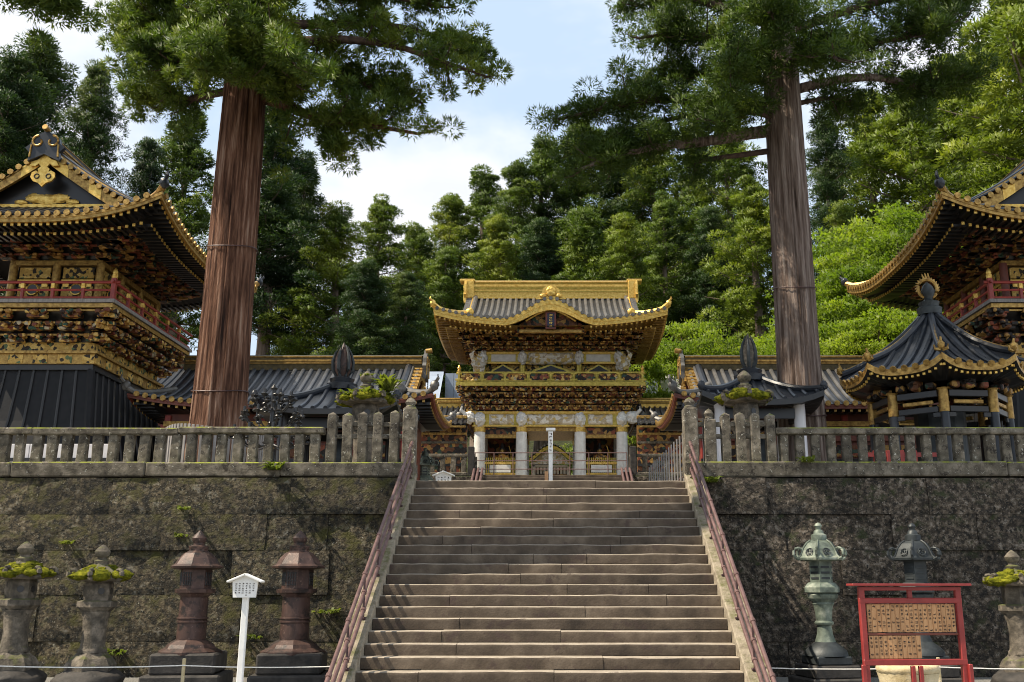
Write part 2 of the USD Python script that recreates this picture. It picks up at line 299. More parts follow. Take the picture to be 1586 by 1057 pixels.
M['sheet_blue'] = surf('blue_grey_sheet', [(0.3, (0.30, 0.36, 0.46)), (0.7, (0.36, 0.43, 0.54))], scale=2, rough=0.35, bump=0.1, bscale=4, bdist=0.01)
M['sheet_white'] = surf('pale_sheet', [(0.3, (0.58, 0.56, 0.58)), (0.7, (0.68, 0.66, 0.66))], scale=2, rough=0.5, bump=0.1, bscale=4, bdist=0.01)
M['slat'] = surf('weathered_slat', [(0.3, (0.15, 0.14, 0.135)), (0.7, (0.32, 0.30, 0.285))], scale=8, rough=0.85, bump=0.3, bscale=30, bdist=0.005, stretch=(3, 3, 0.3), vary=0.15)
M['basin'] = surf('pale_basin', [(0.3, (0.42, 0.33, 0.17)), (0.7, (0.62, 0.54, 0.36))], scale=7, rough=0.8, bump=0.6, bscale=25, bdist=0.02)
M['brass_dull'] = gold_mat('dull_ridge_metal', (0.05, 0.04, 0.02), (0.14, 0.105, 0.045), rough=0.5, metal=0.5)
M['plaque'] = surf('dark_blue_plaque', [(0.3, (0.012, 0.014, 0.04)), (0.7, (0.02, 0.025, 0.06))], scale=7, rough=0.4, bump=0)
M['statue'] = carved('painted_statue', [(0.0, (0.10, 0.045, 0.015)), (0.3, (0.60, 0.28, 0.05)), (0.75, (0.25, 0.08, 0.03)), (0.9, (0.6, 0.45, 0.25))], scale=9.0, metal=0.1)
CEDAR = [(0.15, (0.006, 0.016, 0.006)), (0.5, (0.028, 0.058, 0.013)), (0.85, (0.075, 0.105, 0.018))]
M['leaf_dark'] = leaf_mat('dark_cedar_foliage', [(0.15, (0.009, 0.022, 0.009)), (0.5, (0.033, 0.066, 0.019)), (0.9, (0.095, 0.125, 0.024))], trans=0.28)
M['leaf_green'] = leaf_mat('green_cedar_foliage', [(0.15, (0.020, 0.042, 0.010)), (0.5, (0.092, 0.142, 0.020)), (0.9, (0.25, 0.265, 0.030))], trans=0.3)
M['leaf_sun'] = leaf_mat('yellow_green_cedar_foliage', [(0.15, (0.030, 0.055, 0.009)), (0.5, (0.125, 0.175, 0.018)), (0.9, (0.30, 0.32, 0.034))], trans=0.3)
M['leaf_maple'] = leaf_mat('fresh_green_foliage', [(0.1, (0.05, 0.10, 0.012)), (0.5, (0.16, 0.225, 0.024)), (0.9, (0.37, 0.40, 0.06))], trans=0.45)
M['needle'] = leaf_mat('near_cedar_needles', [(0.1, (0.014, 0.032, 0.007)), (0.5, (0.070, 0.118, 0.014)), (0.9, (0.215, 0.250, 0.028))], scale=0.9, trans=0.3, fine=14)
M['fern'] = leaf_mat('fern_leaf', [(0.1, (0.05, 0.085, 0.012)), (0.9, (0.18, 0.205, 0.035))], scale=3, trans=0.4)
rng = np.random.default_rng(7)
COURT, TERR = 3.6, 5.85

def struct(name, m, mat, label=None):
    return obj(name, m, mat, kind='structure', label=label)

# ------------------------------------------------------------------ ground, courts, hill
struct('ground', MB().box(-900, 900, -900, 1500, -1.0, -0.02), M['earth'])
struct('gravel_yard', MB().grid(np.stack([*np.meshgrid(np.linspace(-40, 40, 40), np.linspace(-20, 19.2, 20), indexing='xy'), np.zeros((20, 40))], -1)), M['ground'])
struct('upper_court', MB().box(-60, 60, 19.62, 39.2, -0.5, COURT), M['court'])
struct('gate_terrace', MB().box(-60, 60, 39.2, 66.2, -0.5, TERR), M['court'])

def hill_z(x, y):
    x, y = np.asarray(x, float), np.asarray(y, float)
    s = 0.27 + 0.10 / (1 + np.exp(-(x - 2) / 5)) + 0.05 / (1 + np.exp(-(x - 20) / 6))
    up = np.maximum(0, y - 66)
    z = 6.1 + s * up * up / (up + 9)
    z += 2.0 * (meshkit.fbm(np.stack([x * 0.06, y * 0.06, 0 * x], -1), 3, 3) - 0.5) * np.minimum(up / 8, 1)
    return z
gx, gy = np.meshgrid(np.linspace(-150, 150, 121), np.linspace(65.5, 260, 83), indexing='xy')
zz = hill_z(gx, np.minimum(gy, 170))
struct('forest_hill', MB().grid(np.stack([gx, gy, zz], -1)), M['earth'])

# ------------------------------------------------------------------ the great stone stairs
R0, RISE, TREAD, Y0 = 0.505, 0.163, 0.27755, 13.9157
st = thing('stone_stairs', 'wide flight of brown stone steps rising from the yard to the upper court', 'stairs')
meta(st, kind='structure')
SX0, SX1 = -2.63, 2.57
for k in range(-3, 20):
    top, yf = R0 + k * RISE, Y0 + k * TREAD
    nj = int(rng.integers(1, 4))
    cuts = np.sort(rng.uniform(SX0 + 0.7, SX1 - 0.7, nj))
    cuts = [c for i, c in enumerate(cuts) if i == 0 or c - cuts[i - 1] > 0.8]
    xs = [SX0] + list(cuts) + [SX1]
    for a, b in zip(xs[:-1], xs[1:]):
        m = MB()
        n = max(3, int((b - a) / 0.16))   # worn, slightly wavy nosing
        x = np.linspace(a + 0.004, b - 0.004, n)
        wav = (meshkit.noise(np.stack([x * 2.3, 0 * x + k * 3.7, 0 * x], -1), 5) - 0.5) * 0.008 + (meshkit.noise(np.stack([x * 9, 0 * x + k * 1.7, 0 * x], -1), 6) - 0.5) * 0.009
        dz, dy = rng.normal(0, 0.003), rng.normal(0, 0.004)
        rows = []
        back = 0.34 if k < 19 else 1.0
        for (oy, oz, w) in ((0.004, -0.158, 0), (0.0, -0.040, 0.6), (0.012, -0.010, 1), (0.046, 0, 1), (back, 0, 0)):
            rows.append(np.stack([x, yf + dy + oy + wav * w * 0.7, top + dz + oz + wav * w * (oz > -0.1)], -1))
        g = np.array(rows)
        m.grid(g[:3])
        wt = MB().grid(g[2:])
        for e in (0, -1):   # end faces
            m.add(g[:, e], [(0, 1, 2), (0, 2, 3), (0, 3, 4)] if e else [(0, 2, 1), (0, 3, 2), (0, 4, 3)])
        p_ = obj('step_stone', m, M['step'], st, smooth=35)
        obj('worn_tread', wt, M['tread'], p_, smooth=35)  # pale strip painting the sun on tread and nosing
LAND_Y = Y0 + 19 * TREAD

def slope_z(y):
    return R0 + (y - Y0) / TREAD * RISE

for side, lab in ((-1, 'sloping stone kerb along the left edge of the stairs'), (1, 'sunlit sloping stone kerb along the right edge of the stairs')):
    ck = thing('stair_kerb', lab, 'stone kerb')
    xa, xb = (SX0 - 0.33, SX0 - 0.004) if side < 0 else (SX1 + 0.004, SX1 + 0.33)
    ys = np.linspace(12.6, 19.3, 6)
    for a, b in zip(ys[:-1], ys[1:]):
        a2, b2 = a + 0.004, b - 0.004
        poly = [(a2, slope_z(a2) - 0.75), (b2, slope_z(b2) - 0.75), (b2, slope_z(b2) + 0.09), (a2, slope_z(a2) + 0.09)]
        nn = 9
        yy = np.linspace(a2, b2, nn)
        g = []
        for (x, oz) in ((xa, -0.75), (xa, 0.075), (xa + 0.02, 0.095), (xb - 0.02, 0.095), (xb, 0.075), (xb, -0.75)):
            g.append(np.stack([np.full(nn, x), yy, np.maximum(slope_z(yy) + oz, -0.1)], -1))
        g = np.array(g)
        j = (meshkit.fbm(g * 6, 2, 9) - 0.5)[..., None] * 0.03
        m = MB().grid(g + j * [1, 0, 1])
        for e in (0, -1):
            m.add((g + j * [1, 0, 1])[:, e], [(0, 1, 2), (0, 2, 3), (0, 3, 4), (0, 4, 5)] if not e else [(0, 2, 1), (0, 3, 2), (0, 4, 3), (0, 5, 4)])
        obj('kerb_stone', m, M['cheek'], ck, smooth=40)
    hr = thing('handrail', ('three-bar reddish metal handrail on the left side of the stairs' if side < 0 else 'three-bar reddish metal handrail on the right side of the stairs'), 'handrail')
    X = -2.74 if side < 0 else 2.70
    ya, yb = 12.3, 19.25
    for h in (0.22, 0.47, 0.72):
        obj('rail_bar', MB().tube([(X, y, slope_z(y) + h) for y in np.linspace(ya, yb, 8)], 0.030, 10), M['rail'], hr, smooth=True)
    for y in np.linspace(12.75, 19.1, 7):
        z = slope_z(y)
        pm = MB().tube([(X, y, z + 0.05), (X, y, z + 0.74)], 0.017, 8)
        pm.cbox((X, y, z + 0.10), (0.09, 0.09, 0.035), 0.008)
        p = obj('rail_post', pm, M['rail_dark'], hr)
        s = np.array([0, TREAD, RISE]); s /= np.linalg.norm(s)
        for h in (0.22, 0.47, 0.72):
            c = np.array([X, y, z + h])
            obj('collar', MB().tube([c - s * 0.035, c + s * 0.035], 0.040, 10), M['rail'], p)

# ------------------------------------------------------------------ retaining walls of big squared stones
def stone_wall(name, label, x0, x1, mat, seed):
    r = np.random.default_rng(seed)
    w = thing(name, label, 'stone wall')
    rows = [3.66, 2.96, 2.28, 1.46, 0.62, -0.15]
    for i in range(5):
        zt, zb = rows[i], rows[i + 1]
        x = x0 - r.uniform(0, 0.8)
        while x < x1 - 0.02:
            L = r.uniform(1.15, 2.1)
            if x1 - (x + L) < 0.7: L = x1 - x
            a, b = max(x, x0), x + L
            x += L
            n, mz = max(4, int((b - a) / 0.14)), 7
            U, Wz = np.meshgrid(np.linspace(0, 1, n), np.linspace(0, 1, mz), indexing='ij')
            dz = r.uniform(-0.035, 0.035)
            gx_ = a + 0.0035 + (b - a - 0.007) * U
            gz_ = (zb + 0.0035) + (zt - zb - 0.007) * Wz
            edge = np.minimum(np.minimum(U * (b - a), (1 - U) * (b - a)), np.minimum(Wz, 1 - Wz) * (zt - zb))
            rel = (meshkit.fbm(np.stack([gx_ * 2.2, 0 * gx_ + seed, gz_ * 2.2], -1), 4, seed) - 0.5) * 0.10
            y = 19.20 - 0.035 * (3.66 - gz_) - rel * 1.25 + 0.018 * np.exp(-edge / 0.016) + r.normal(0, 0.022)
            g = np.stack([gx_, y, gz_], -1)
            # closed to the back
            front = MB().grid(g)
            ring = np.concatenate([g[:, 0], g[-1, 1:], g[-2::-1, -1], g[0, -2:0:-1]])
            bk = ring.copy(); bk[:, 1] = 19.6
            q = np.array([ring, bk, ]); q = np.concatenate([q, q[:, :1]], 1)
            front.grid(q)
            obj('wall_stone', front, mat, w, smooth=50)
    return w
stone_wall('retaining_wall', 'mossy retaining wall of big grey blocks left of the stairs', -15.5, -2.98, M['wall'], 11)
stone_wall('retaining_wall', 'dark retaining wall of big blocks right of the stairs', 2.92, 15.5, M['wall_dark'], 23)

# ------------------------------------------------------------------ stone fences on the walls
def pointed_post(x, y, z0, z1, w, d, r):
    m = MB(); t = 0.06
    m.cbox((x, y, (z0 + z1 - t) / 2), (w, d, z1 - t - z0), 0.012, jit=0.004, rng=r)
    a, b = w / 2 - 0.008, d / 2 - 0.008
    v = [(x - a, y - b, z1 - t), (x + a, y - b, z1 - t), (x + a, y + b, z1 - t), (x - a, y + b, z1 - t), (x, y, z1)]
    return m.add(v, [(0, 1, 4), (1, 2, 4), (2, 3, 4), (3, 0, 4)])

def fence(label, xs_low, x_low_range, posts_tall, pillars, seed, kerb_range):
    r = np.random.default_rng(seed)
    fn = thing('stone_fence', label, 'stone fence')
    Y = 19.45
    a, b = kerb_range
    cuts = np.linspace(a, b, max(2, int(abs(b - a) / 2.4)) + 1)
    for p, q in zip(cuts[:-1], cuts[1:]):
        obj('base_stone', MB().cbox(((p + q) / 2, Y - 0.02, 3.83), (q - p - 0.008, 0.46, 0.28), 0.025, jit=0.006, rng=r), M['fence_rail'], fn)
    a, b = x_low_range
    cuts = np.linspace(a, b, max(2, int(abs(b - a) / 2.4)) + 1)
    for p, q in zip(cuts[:-1], cuts[1:]):
        obj('top_rail', MB().cbox(((p + q) / 2, Y, 4.60 + r.normal(0, 0.006)), (q - p - 0.006, 0.24, 0.135), 0.02, jit=0.005, rng=r), M['fence_rail'], fn)
    for x in xs_low:
        obj('baluster', MB().cbox((x + r.normal(0, 0.008), Y, 4.25), (0.175 + r.normal(0, 0.008), 0.16, 0.58), 0.015, R=None, jit=0.006, rng=r), M['fence'], fn)
    for x, z1 in posts_tall:
        obj('tall_post', pointed_post(x, Y, 3.96, z1, 0.185, 0.17, r), M['fence'], fn)
    if posts_tall:
        xs = [p[0] for p in posts_tall]
        lo, hi = min(xs + [p[0] for p in pillars]), max(xs + [p[0] for p in pillars])
        for z in (4.50, 4.74):
            obj('cross_rail', MB().cbox(((lo + hi) / 2, Y, z), (hi - lo, 0.07, 0.09), 0.01), M['fence'], fn)
    for x, z1, w in pillars:
        m = MB().cbox((x, Y, (3.9 + z1 - 0.16) / 2), (w, w, z1 - 0.16 - 3.9), 0.02, jit=0.004, rng=r)
        p = obj('pillar', m, M['fence'], fn)
        obj('pillar_cap', MB().lathe([(w * 0.36, z1 - 0.17), (w * 0.40, z1 - 0.13), (w * 0.30, z1 - 0.10), (w * 0.42, z1 - 0.04), (w * 0.26, z1 + 0.03), (0.0, z1 + 0.07)], 10, (x, Y, 0)), M['fence'], p, smooth=40)
low = [P(512 - 24.0 * i, 700, 19.45)[0] for i in range(1, 29)]
fence('stone balustrade with a mossy top rail on the wall left of the stairs', low, (low[-1] - 0.2, -4.50), [(-4.36, 4.99), (-4.05, 4.98), (-3.75, 5.0), (-3.45, 5.0), (-3.12, 5.03)], [(-2.82, 5.22, 0.27)], 5, (low[-1] - 0.2, -2.66))
low = [P(1214 + 24.6 * i, 700, 19.45)[0] for i in range(0, 24)]
fence('stone balustrade without moss on the wall right of the stairs', low, (4.42, low[-1] + 0.2), [(3.44, 4.98), (3.73, 4.99), (4.02, 4.98), (4.33, 4.97)], [(2.74, 5.22, 0.28), (3.12, 4.99, 0.24)], 6, (2.58, low[-1] + 0.2))

# ------------------------------------------------------------------ lanterns
def scroll(mb, c, ang, s, r0=0.022):
    """a small curled horn at a roof corner"""
    t = np.linspace(0, 1, 9)
    a = -0.5 * PI + t * 1.55 * PI
    out = 0.09 * s * np.cos(a) * (1 - 0.45 * t); up = 0.09 * s * (np.sin(a) * (1 - 0.45 * t) + 1)
    pts = np.stack([c[0] + out * math.cos(ang), c[1] + out * math.sin(ang), c[2] + up], 1)
    mb.tube(pts, r0 * s * (1 - 0.5 * t), 6)

def lantern(name, label, x, y, kind, mat, rot=0.3, group=None, s=1.0, base_mat=None, z0=0.0, plants=False):
    L = thing(name, label, 'lantern', (x, y, z0), group)
    c0 = np.array([x, y, z0])
    bm = base_mat or mat
    if kind == 'iron': s = 0.945
    def part(nm, prof, n, material=mat, r=rot, smooth=False):
        return obj(nm, MB().lathe([(a * s, b * s) for a, b in prof], n, c0, r), material, L, smooth=smooth)
    if kind == 'iron':
        for i, (w, za, zb) in enumerate(((1.25, -0.05, 0.22), (1.04, 0.225, 0.55))):
            obj('base_step', MB().cbox(c0 + [0, 0, (za + zb) / 2], (w, w, zb - za), 0.03, R=rotz(0.12)), M['black_stone'], L)
        part('foot', [(0.56, 0.555), (0.56, 0.60), (0.44, 0.66), (0.40, 0.72), (0.30, 0.78), (0.26, 0.80)], 8)
        part('shaft', [(0.255, 0.80), (0.25, 1.08), (0.27, 1.09), (0.27, 1.115), (0.25, 1.12), (0.25, 1.14), (0.27, 1.15), (0.27, 1.175), (0.245, 1.18), (0.24, 1.52)], 20, smooth=35)
        part('platform', [(0.24, 1.52), (0.30, 1.58), (0.35, 1.60), (0.36, 1.66), (0.28, 1.67)], 8)
        fb = part('fire_box', [(0.275, 1.67), (0.275, 2.0)], 8)
        for k in (0, 1, 3):
            a = rot + PI / 8 + (k + 4) * PI / 4
            d = np.array([math.cos(a), math.sin(a), 0]); t = np.array([-d[1], d[0], 0])
            m = MB()
            for u in np.linspace(-0.07, 0.07, 4): m.cbox(c0 + (d * 0.258 + t * u + [0, 0, 1.84]) * s, (0.014, 0.014, 0.22), 0.002)
            for w_ in np.linspace(1.74, 1.94, 4): m.cbox(c0 + (d * 0.258 + [0, 0, w_]) * s, (0.17, 0.012, 0.012), 0.002, R=np.stack([t, d, [0, 0, 1]], 1))
            obj('lattice_window', m, M['black'], fb)
        part('roof', [(0.30, 2.0), (0.46, 2.03), (0.47, 2.06), (0.40, 2.10), (0.335, 2.20), (0.25, 2.29), (0.17, 2.33), (0.17, 2.36)], 8)
        part('finial', [(0.17, 2.36), (0.18, 2.41), (0.10, 2.44), (0.10, 2.48), (0.12, 2.50), (0.13, 2.56), (0.09, 2.62), (0.02, 2.69), (0.0, 2.70)], 12, smooth=40)
    elif kind == 'stone':
        obj('base_rock', blob(c0 + [0, 0, 0.12 * s], np.array([0.62, 0.6, 0.24]) * s, int(x * 10) % 50 + 50, 0.14, 3), M['black_stone'], L, smooth=True)
        part('foot', [(0.44, 0.22), (0.46, 0.38), (0.38, 0.50), (0.30, 0.56), (0.27, 0.60)], 6, bm)
        part('shaft', [(0.26, 0.60), (0.255, 0.66), (0.225, 0.70), (0.205, 0.95), (0.225, 1.22), (0.25, 1.26), (0.26, 1.34)], 12, smooth=35)
        part('platform', [(0.26, 1.34), (0.33, 1.40), (0.36, 1.42), (0.36, 1.52), (0.28, 1.54)], 6)
        fb = part('fire_box', [(0.25, 1.54), (0.27, 1.70), (0.26, 1.84), (0.24, 1.88)], 6)
        for k in (4, 5):
            a = rot + PI / 6 + k * PI / 3
            d = np.array([math.cos(a), math.sin(a), 0])
            obj('opening', MB().tube([c0 + (d * 0.20 + [0, 0, 1.71]) * s, c0 + (d * 0.242 + [0, 0, 1.71]) * s], 0.06 * s, 12), M['black'], fb)
        rf = MB().lathe([(a * s, b * s) for a, b in [(0.25, 1.88), (0.46, 1.90), (0.50, 1.93), (0.49, 1.99), (0.38, 2.04), (0.25, 2.12), (0.14, 2.20), (0.13, 2.22)]], 6, c0, rot)
        for k in range(6):
            a = rot + k * PI / 3
            scroll(rf, c0 + np.array([0.47 * math.cos(a), 0.47 * math.sin(a), 1.93]) * s, a, 1.1 * s, 0.05)
        rf = obj('roof', rf, mat, L)
        mm = MB()
        rr = np.random.default_rng(int(abs(x) * 100))
        for k in range(60 if not plants else 26):
            a, q = rr.uniform(0, 2 * PI), math.sqrt(rr.uniform(0.04, 1.12))
            zz_ = 2.22 - 0.24 * q ** 0.8
            sz = rr.uniform(0.08, 0.155) * s
            mm.add(*blob(c0 + np.array([0.44 * q * math.cos(a), 0.44 * q * math.sin(a), zz_]) * s, (sz * rr.uniform(0.7, 1.4), sz, sz * rr.uniform(0.4, 0.65)), k + 3, 0.45, 2, 4))
        obj('moss', mm, M['moss'], rf, smooth=True)
        part('finial', [(0.12, 2.20), (0.14, 2.26), (0.09, 2.29), (0.08, 2.33), (0.13, 2.37), (0.145, 2.44), (0.09, 2.51), (0.03, 2.56), (0.0, 2.57)], 12, smooth=40)
    elif kind == 'bronze':
        for i, (w, za, zb) in enumerate(((0.98, -0.05, 0.16), (0.80, 0.163, 0.36), (0.62, 0.363, 0.50))):
            obj('base_step', MB().cbox(c0 + [0, 0, (za + zb) / 2], (w, w, zb - za), 0.02, R=rotz(0.2)), M['black_stone'] if i < 2 else M['bronze_dark'], L)
        part('foot', [(0.36, 0.50), (0.34, 0.58), (0.25, 0.66), (0.17, 0.72)], 16, M['bronze_dark'], smooth=40)
        part('shaft', [(0.17, 0.72), (0.13, 0.84), (0.115, 0.98), (0.15, 1.00), (0.16, 1.03), (0.13, 1.06), (0.14, 1.2), (0.16, 1.30), (0.18, 1.33), (0.17, 1.36)], 16, smooth=40)
        part('petal_bowl', [(0.17, 1.36), (0.24, 1.42), (0.26, 1.48), (0.24, 1.50)], 12)
        part('platform', [(0.24, 1.50), (0.31, 1.52), (0.31, 1.60), (0.26, 1.66), (0.23, 1.68)], 6)
        fb = part('fire_box', [(0.20, 1.68), (0.20, 2.02), (0.22, 2.04)], 6)
        for k in range(6):
            a = rot + PI / 6 + k * PI / 3
            d = np.array([math.cos(a), math.sin(a), 0]); t = np.array([-d[1], d[0], 0])
            m = MB()
            for w_ in (1.75, 1.84, 1.93): m.cbox(c0 + d * 0.176 + [0, 0, w_], (0.15, 0.012, 0.035), 0.004, R=np.stack([t, d, [0, 0, 1]], 1))
            obj('lattice_window', m, M['bronze_dark'], fb)
        rf = MB().lathe([(0.24, 2.03), (0.38, 2.05), (0.385, 2.085), (0.34, 2.12), (0.29, 2.24), (0.22, 2.33), (0.15, 2.37), (0.13, 2.38)], 6, c0, rot)
        rib = MB()
        for k in range(6):
            a = rot + k * PI / 3
            d = np.array([math.cos(a), math.sin(a), 0])
            scroll(rf, c0 + d * 0.375 + [0, 0, 2.06], a, 1.25, 0.022)
            rib.tube([c0 + d * r_ + [0, 0, z_] for r_, z_ in ((0.385, 2.085), (0.345, 2.125), (0.295, 2.245), (0.225, 2.335), (0.155, 2.38))], 0.016, 6)
        rf = obj('roof', rf, mat, L)
        obj('roof_rib', rib, mat, rf, smooth=40)
        for k in range(6):   # a raised round crest on each roof face
            a = rot + PI / 6 + k * PI / 3
            d = np.array([math.cos(a), math.sin(a), 0]); t = np.array([-d[1], d[0], 0])
            nrm = d * 0.85 + np.array([0, 0, 0.5]); nrm /= np.linalg.norm(nrm); up = np.cross(nrm, t)
            cc = c0 + d * 0.29 + [0, 0, 2.185]
            m = MB(); ths = np.linspace(0, 2 * PI, 15)
            m.tube([cc + (t * math.cos(q) + up * math.sin(q)) * 0.062 for q in ths], 0.010, 5)
            for k3 in range(3):
                q = k3 * 2 * PI / 3
                m.tube([cc + (t * math.cos(q + w_) + up * math.sin(q + w_)) * rr_ for w_, rr_ in ((0, 0.02), (0.6, 0.035), (1.3, 0.042))], [0.016, 0.012, 0.005], 5)
            obj('round_crest', m, M['bronze_dark'], rf)
        part('finial', [(0.13, 2.38), (0.13, 2.47), (0.09, 2.49), (0.075, 2.54), (0.045, 2.56), (0.045, 2.585), (0.066, 2.62), (0.045, 2.66), (0.0, 2.68)], 12, smooth=40)
    return L
lantern('stone_lantern', 'moss-capped stone lantern at the left edge, farthest from the stairs', -9.02, 17.3, 'stone', M['granite'], 0.45, s=0.92)
lantern('stone_lantern', 'moss-capped stone lantern beside the left brown iron lantern', -7.72, 17.35, 'stone', M['granite'], 0.62, s=0.90)
lantern('iron_lantern', 'reddish brown iron lantern between a mossy stone lantern and the white notice post', -6.06, 17.3, 'iron', M['rust'], 0.10)
lantern('iron_lantern', 'reddish brown iron lantern nearest the left handrail of the stairs', -4.33, 17.3, 'iron', M['rust'], 0.22)
lantern('bronze_lantern', 'pale verdigris bronze lantern left of the red notice frame', 4.56, 17.2, 'bronze', M['bronze'], 0.15)
lantern('bronze_lantern', 'dark bronze lantern standing behind the red notice frame', 6.22, 17.35, 'bronze', M['bronze_dark'], 0.1)
lantern('stone_lantern', 'stone lantern with green moss at the right edge beyond the red notice frame', 7.78, 17.1, 'stone', M['granite'], 0.35, s=0.86)

# ------------------------------------------------------------------ notices
def strokes(mb, c, ax, ay, w, h, r, th=0.004, n=5):
    """a few brush strokes that read as one small character"""
    az = np.cross(ax, ay)
    for k in range(n):
        if r.random() < 0.55: s = (w * r.uniform(0.5, 1), h * 0.13); o = (0, r.uniform(-0.42, 0.42) * h)
        else: s = (w * 0.15, h * r.uniform(0.35, 0.9)); o = (r.uniform(-0.4, 0.4) * w, r.uniform(-0.1, 0.1) * h)
        mb.cbox(c + ax * o[0] + ay * o[1] + az * 0.001 * (k % 3), (s[0], s[1], th), 0.0005, R=np.stack([ax, ay, az], 1))

def roof_sign(label, base, z_bot, z_top, w, lean=0.0, yaw=0.0, name='notice_post', txt=(9, 7), pole_w=0.075):
    S = thing(name, label, 'notice', base)
    b = np.array(base, float); R = rotz(yaw); ax = R @ [1, 0, 0]; dep = R @ [0, 1, 0]; up = np.array([0, 0, 1.0])
    obj('post', MB().cbox(b + up * (z_bot / 2 + 0.02), (pole_w, pole_w, z_bot + 0.04), 0.008, R=R), M['sign_white'], S)
    hb = z_top - z_bot
    bd = MB().prism([(-w / 2 + 0.02, 0), (w / 2 - 0.02, 0), (w / 2, hb * 0.72), (0, hb * 0.98), (-w / 2, hb * 0.72)], b + up * z_bot + dep * -0.045, ax, up, 0.035)
    bd = obj('board', bd, M['sign_white'], S)
    rf = MB()
    for s in (-1, 1):
        e, a = b + ax * (s * (w / 2 + 0.055)) + up * (z_bot + hb * 0.70), b + up * (z_bot + hb * 1.02)
        d = a - e; L = np.linalg.norm(d); d /= L
        rf.cbox((a + e) / 2 + dep * -0.06, (L + 0.015, 0.15, 0.024), 0.005, R=np.stack([d, dep, np.cross(d, dep)], 1))
    obj('roof', rf, M['sign_white'], S)
    ink = MB(); r = np.random.default_rng(int(abs(base[0]) * 1000) % 997)
    nc, nr = txt
    for i in range(nc):
        for j in range(nr - int(r.integers(0, 3))):
            c = b + ax * ((i - (nc - 1) / 2) * (w * 0.82 / nc)) + up * (z_bot + hb * 0.66 - (j + 0.5) * hb * 0.60 / nr) + dep * -0.0815
            strokes(ink, c, ax, up, w * 0.5 / nc, hb * 0.42 / nr, r, 0.004, 4)
    obj('writing', ink, M['ink'], bd, kind='stuff')
roof_sign('white roofed notice board on a white post in front of the left iron lanterns', (-4.05, 13.5, 0.0), 1.47, 1.76, 0.335, txt=(6, 6))
roof_sign('small white roofed notice behind the top left end of the stairs', (-2.28, 20.9, COURT), 0.08, 0.36, 0.34, txt=(4, 3), pole_w=0.06)

# tall white post with a box head before the gate
tp = thing('white_signpost', 'slim white signpost with a crosspiece head at the centre of the stair top', 'signpost', (-0.03, 21.0, COURT))
b = np.array([-0.03, 21.0, COURT])
obj('post', MB().cbox(b + [0, 0, 0.62], (0.085, 0.085, 1.26), 0.008), M['sign_white'], tp)
pl = obj('name_board', MB().cbox(b + [0, -0.06, 1.0], (0.10, 0.03, 0.46), 0.006), M['sign_white'], tp)
obj('cap', MB().cbox(b + [0, -0.02, 1.275], (0.20, 0.16, 0.055), 0.008), M['sign_white'], tp)
ink = MB(); r = np.random.default_rng(4)
for j in range(6): strokes(ink, b + [0, -0.0765, 1.17 - j * 0.068], np.array([1.0, 0, 0]), np.array([0, 0, 1.0]), 0.06, 0.05, r, 0.004, 4)
obj('writing', ink, M['ink'], pl, kind='stuff')
obj('donation_stake', MB().cbox(b + [-0.09, -0.05, 0.18], (0.07, 0.07, 0.40), 0.01), M['slip'], tp)

# red frame with rows of inscribed wooden slips
RY = rotz(math.radians(5)); c0 = np.array([4.73, 13.5, 0.0]); ax = RY @ [1, 0, 0]; dp = RY @ [0, 1, 0]; up = np.array([0, 0, 1.0])
rf = thing('notice_stand', 'red frame with two rows of inscribed wooden slips under a plank roof', 'notice stand', c0)
RR = np.stack([ax, dp, up], 1)
for s in (-1, 1):
    obj('upright', MB().cbox(c0 + ax * (s * 0.66) + up * 0.80, (0.075, 0.075, 1.62), 0.01, R=RR), M['red_bright'], rf)
    obj('leg', MB().cbox(c0 + ax * (s * 0.715) + dp * -0.055 + up * 0.30, (0.055, 0.055, 0.66), 0.008, R=RR), M['red_bright'], rf)
for u in (-0.045, 0.06):
    obj('leg', MB().cbox(c0 + ax * u + dp * -0.02 + up * 0.30, (0.055, 0.055, 0.62), 0.008, R=RR), M['red_bright'], rf)
obj('roof_plank', MB().cbox(c0 + up * 1.632, (1.62, 0.24, 0.03), 0.006, R=RR), M['red_bright'], rf, label='roof plank with a grey weathered edge')
for z, h in ((1.585, 0.05), (1.43, 0.07), (0.655, 0.075)):
    obj('crossbar', MB().cbox(c0 + up * z + dp * (-0.012), (1.40, 0.055, h), 0.008, R=RR), M['red_bright'], rf)
obj('strut', MB().cbox(c0 + up * 1.51, (0.06, 0.05, 0.11), 0.006, R=RR), M['red_bright'], rf)
obj('shelf', MB().cbox(c0 + up * 1.005 + dp * 0.01, (1.245, 0.05, 0.03), 0.006, R=RR), M['red_brown'], rf)
r = np.random.default_rng(12)
for (n, u0, u1, za, zb) in ((19, -0.60, 0.60, 1.03, 1.385), (11, -0.60, 0.10, 0.70, 0.985)):
    w = (u1 - u0) / n
    for i in range(n):
        c = c0 + ax * (u0 + (i + 0.5) * w) + up * ((za + zb) / 2) + dp * 0.0
        sp = obj('name_slip', MB().cbox(c, (w - 0.004, 0.016, zb - za), 0.003, R=RR, jit=0.0012, rng=r), M['slip'], rf)
        ink = MB(); nj = int((zb - za) / 0.05)
        for j in range(nj):
            if r.random() < 0.2: continue
            strokes(ink, c + dp * -0.0095 + up * ((zb - za) / 2 - 0.03 - j * 0.05), ax, up, w * 0.62, 0.036, r, 0.003, 4)
        obj('writing', ink, M['ink'], sp, kind='stuff')

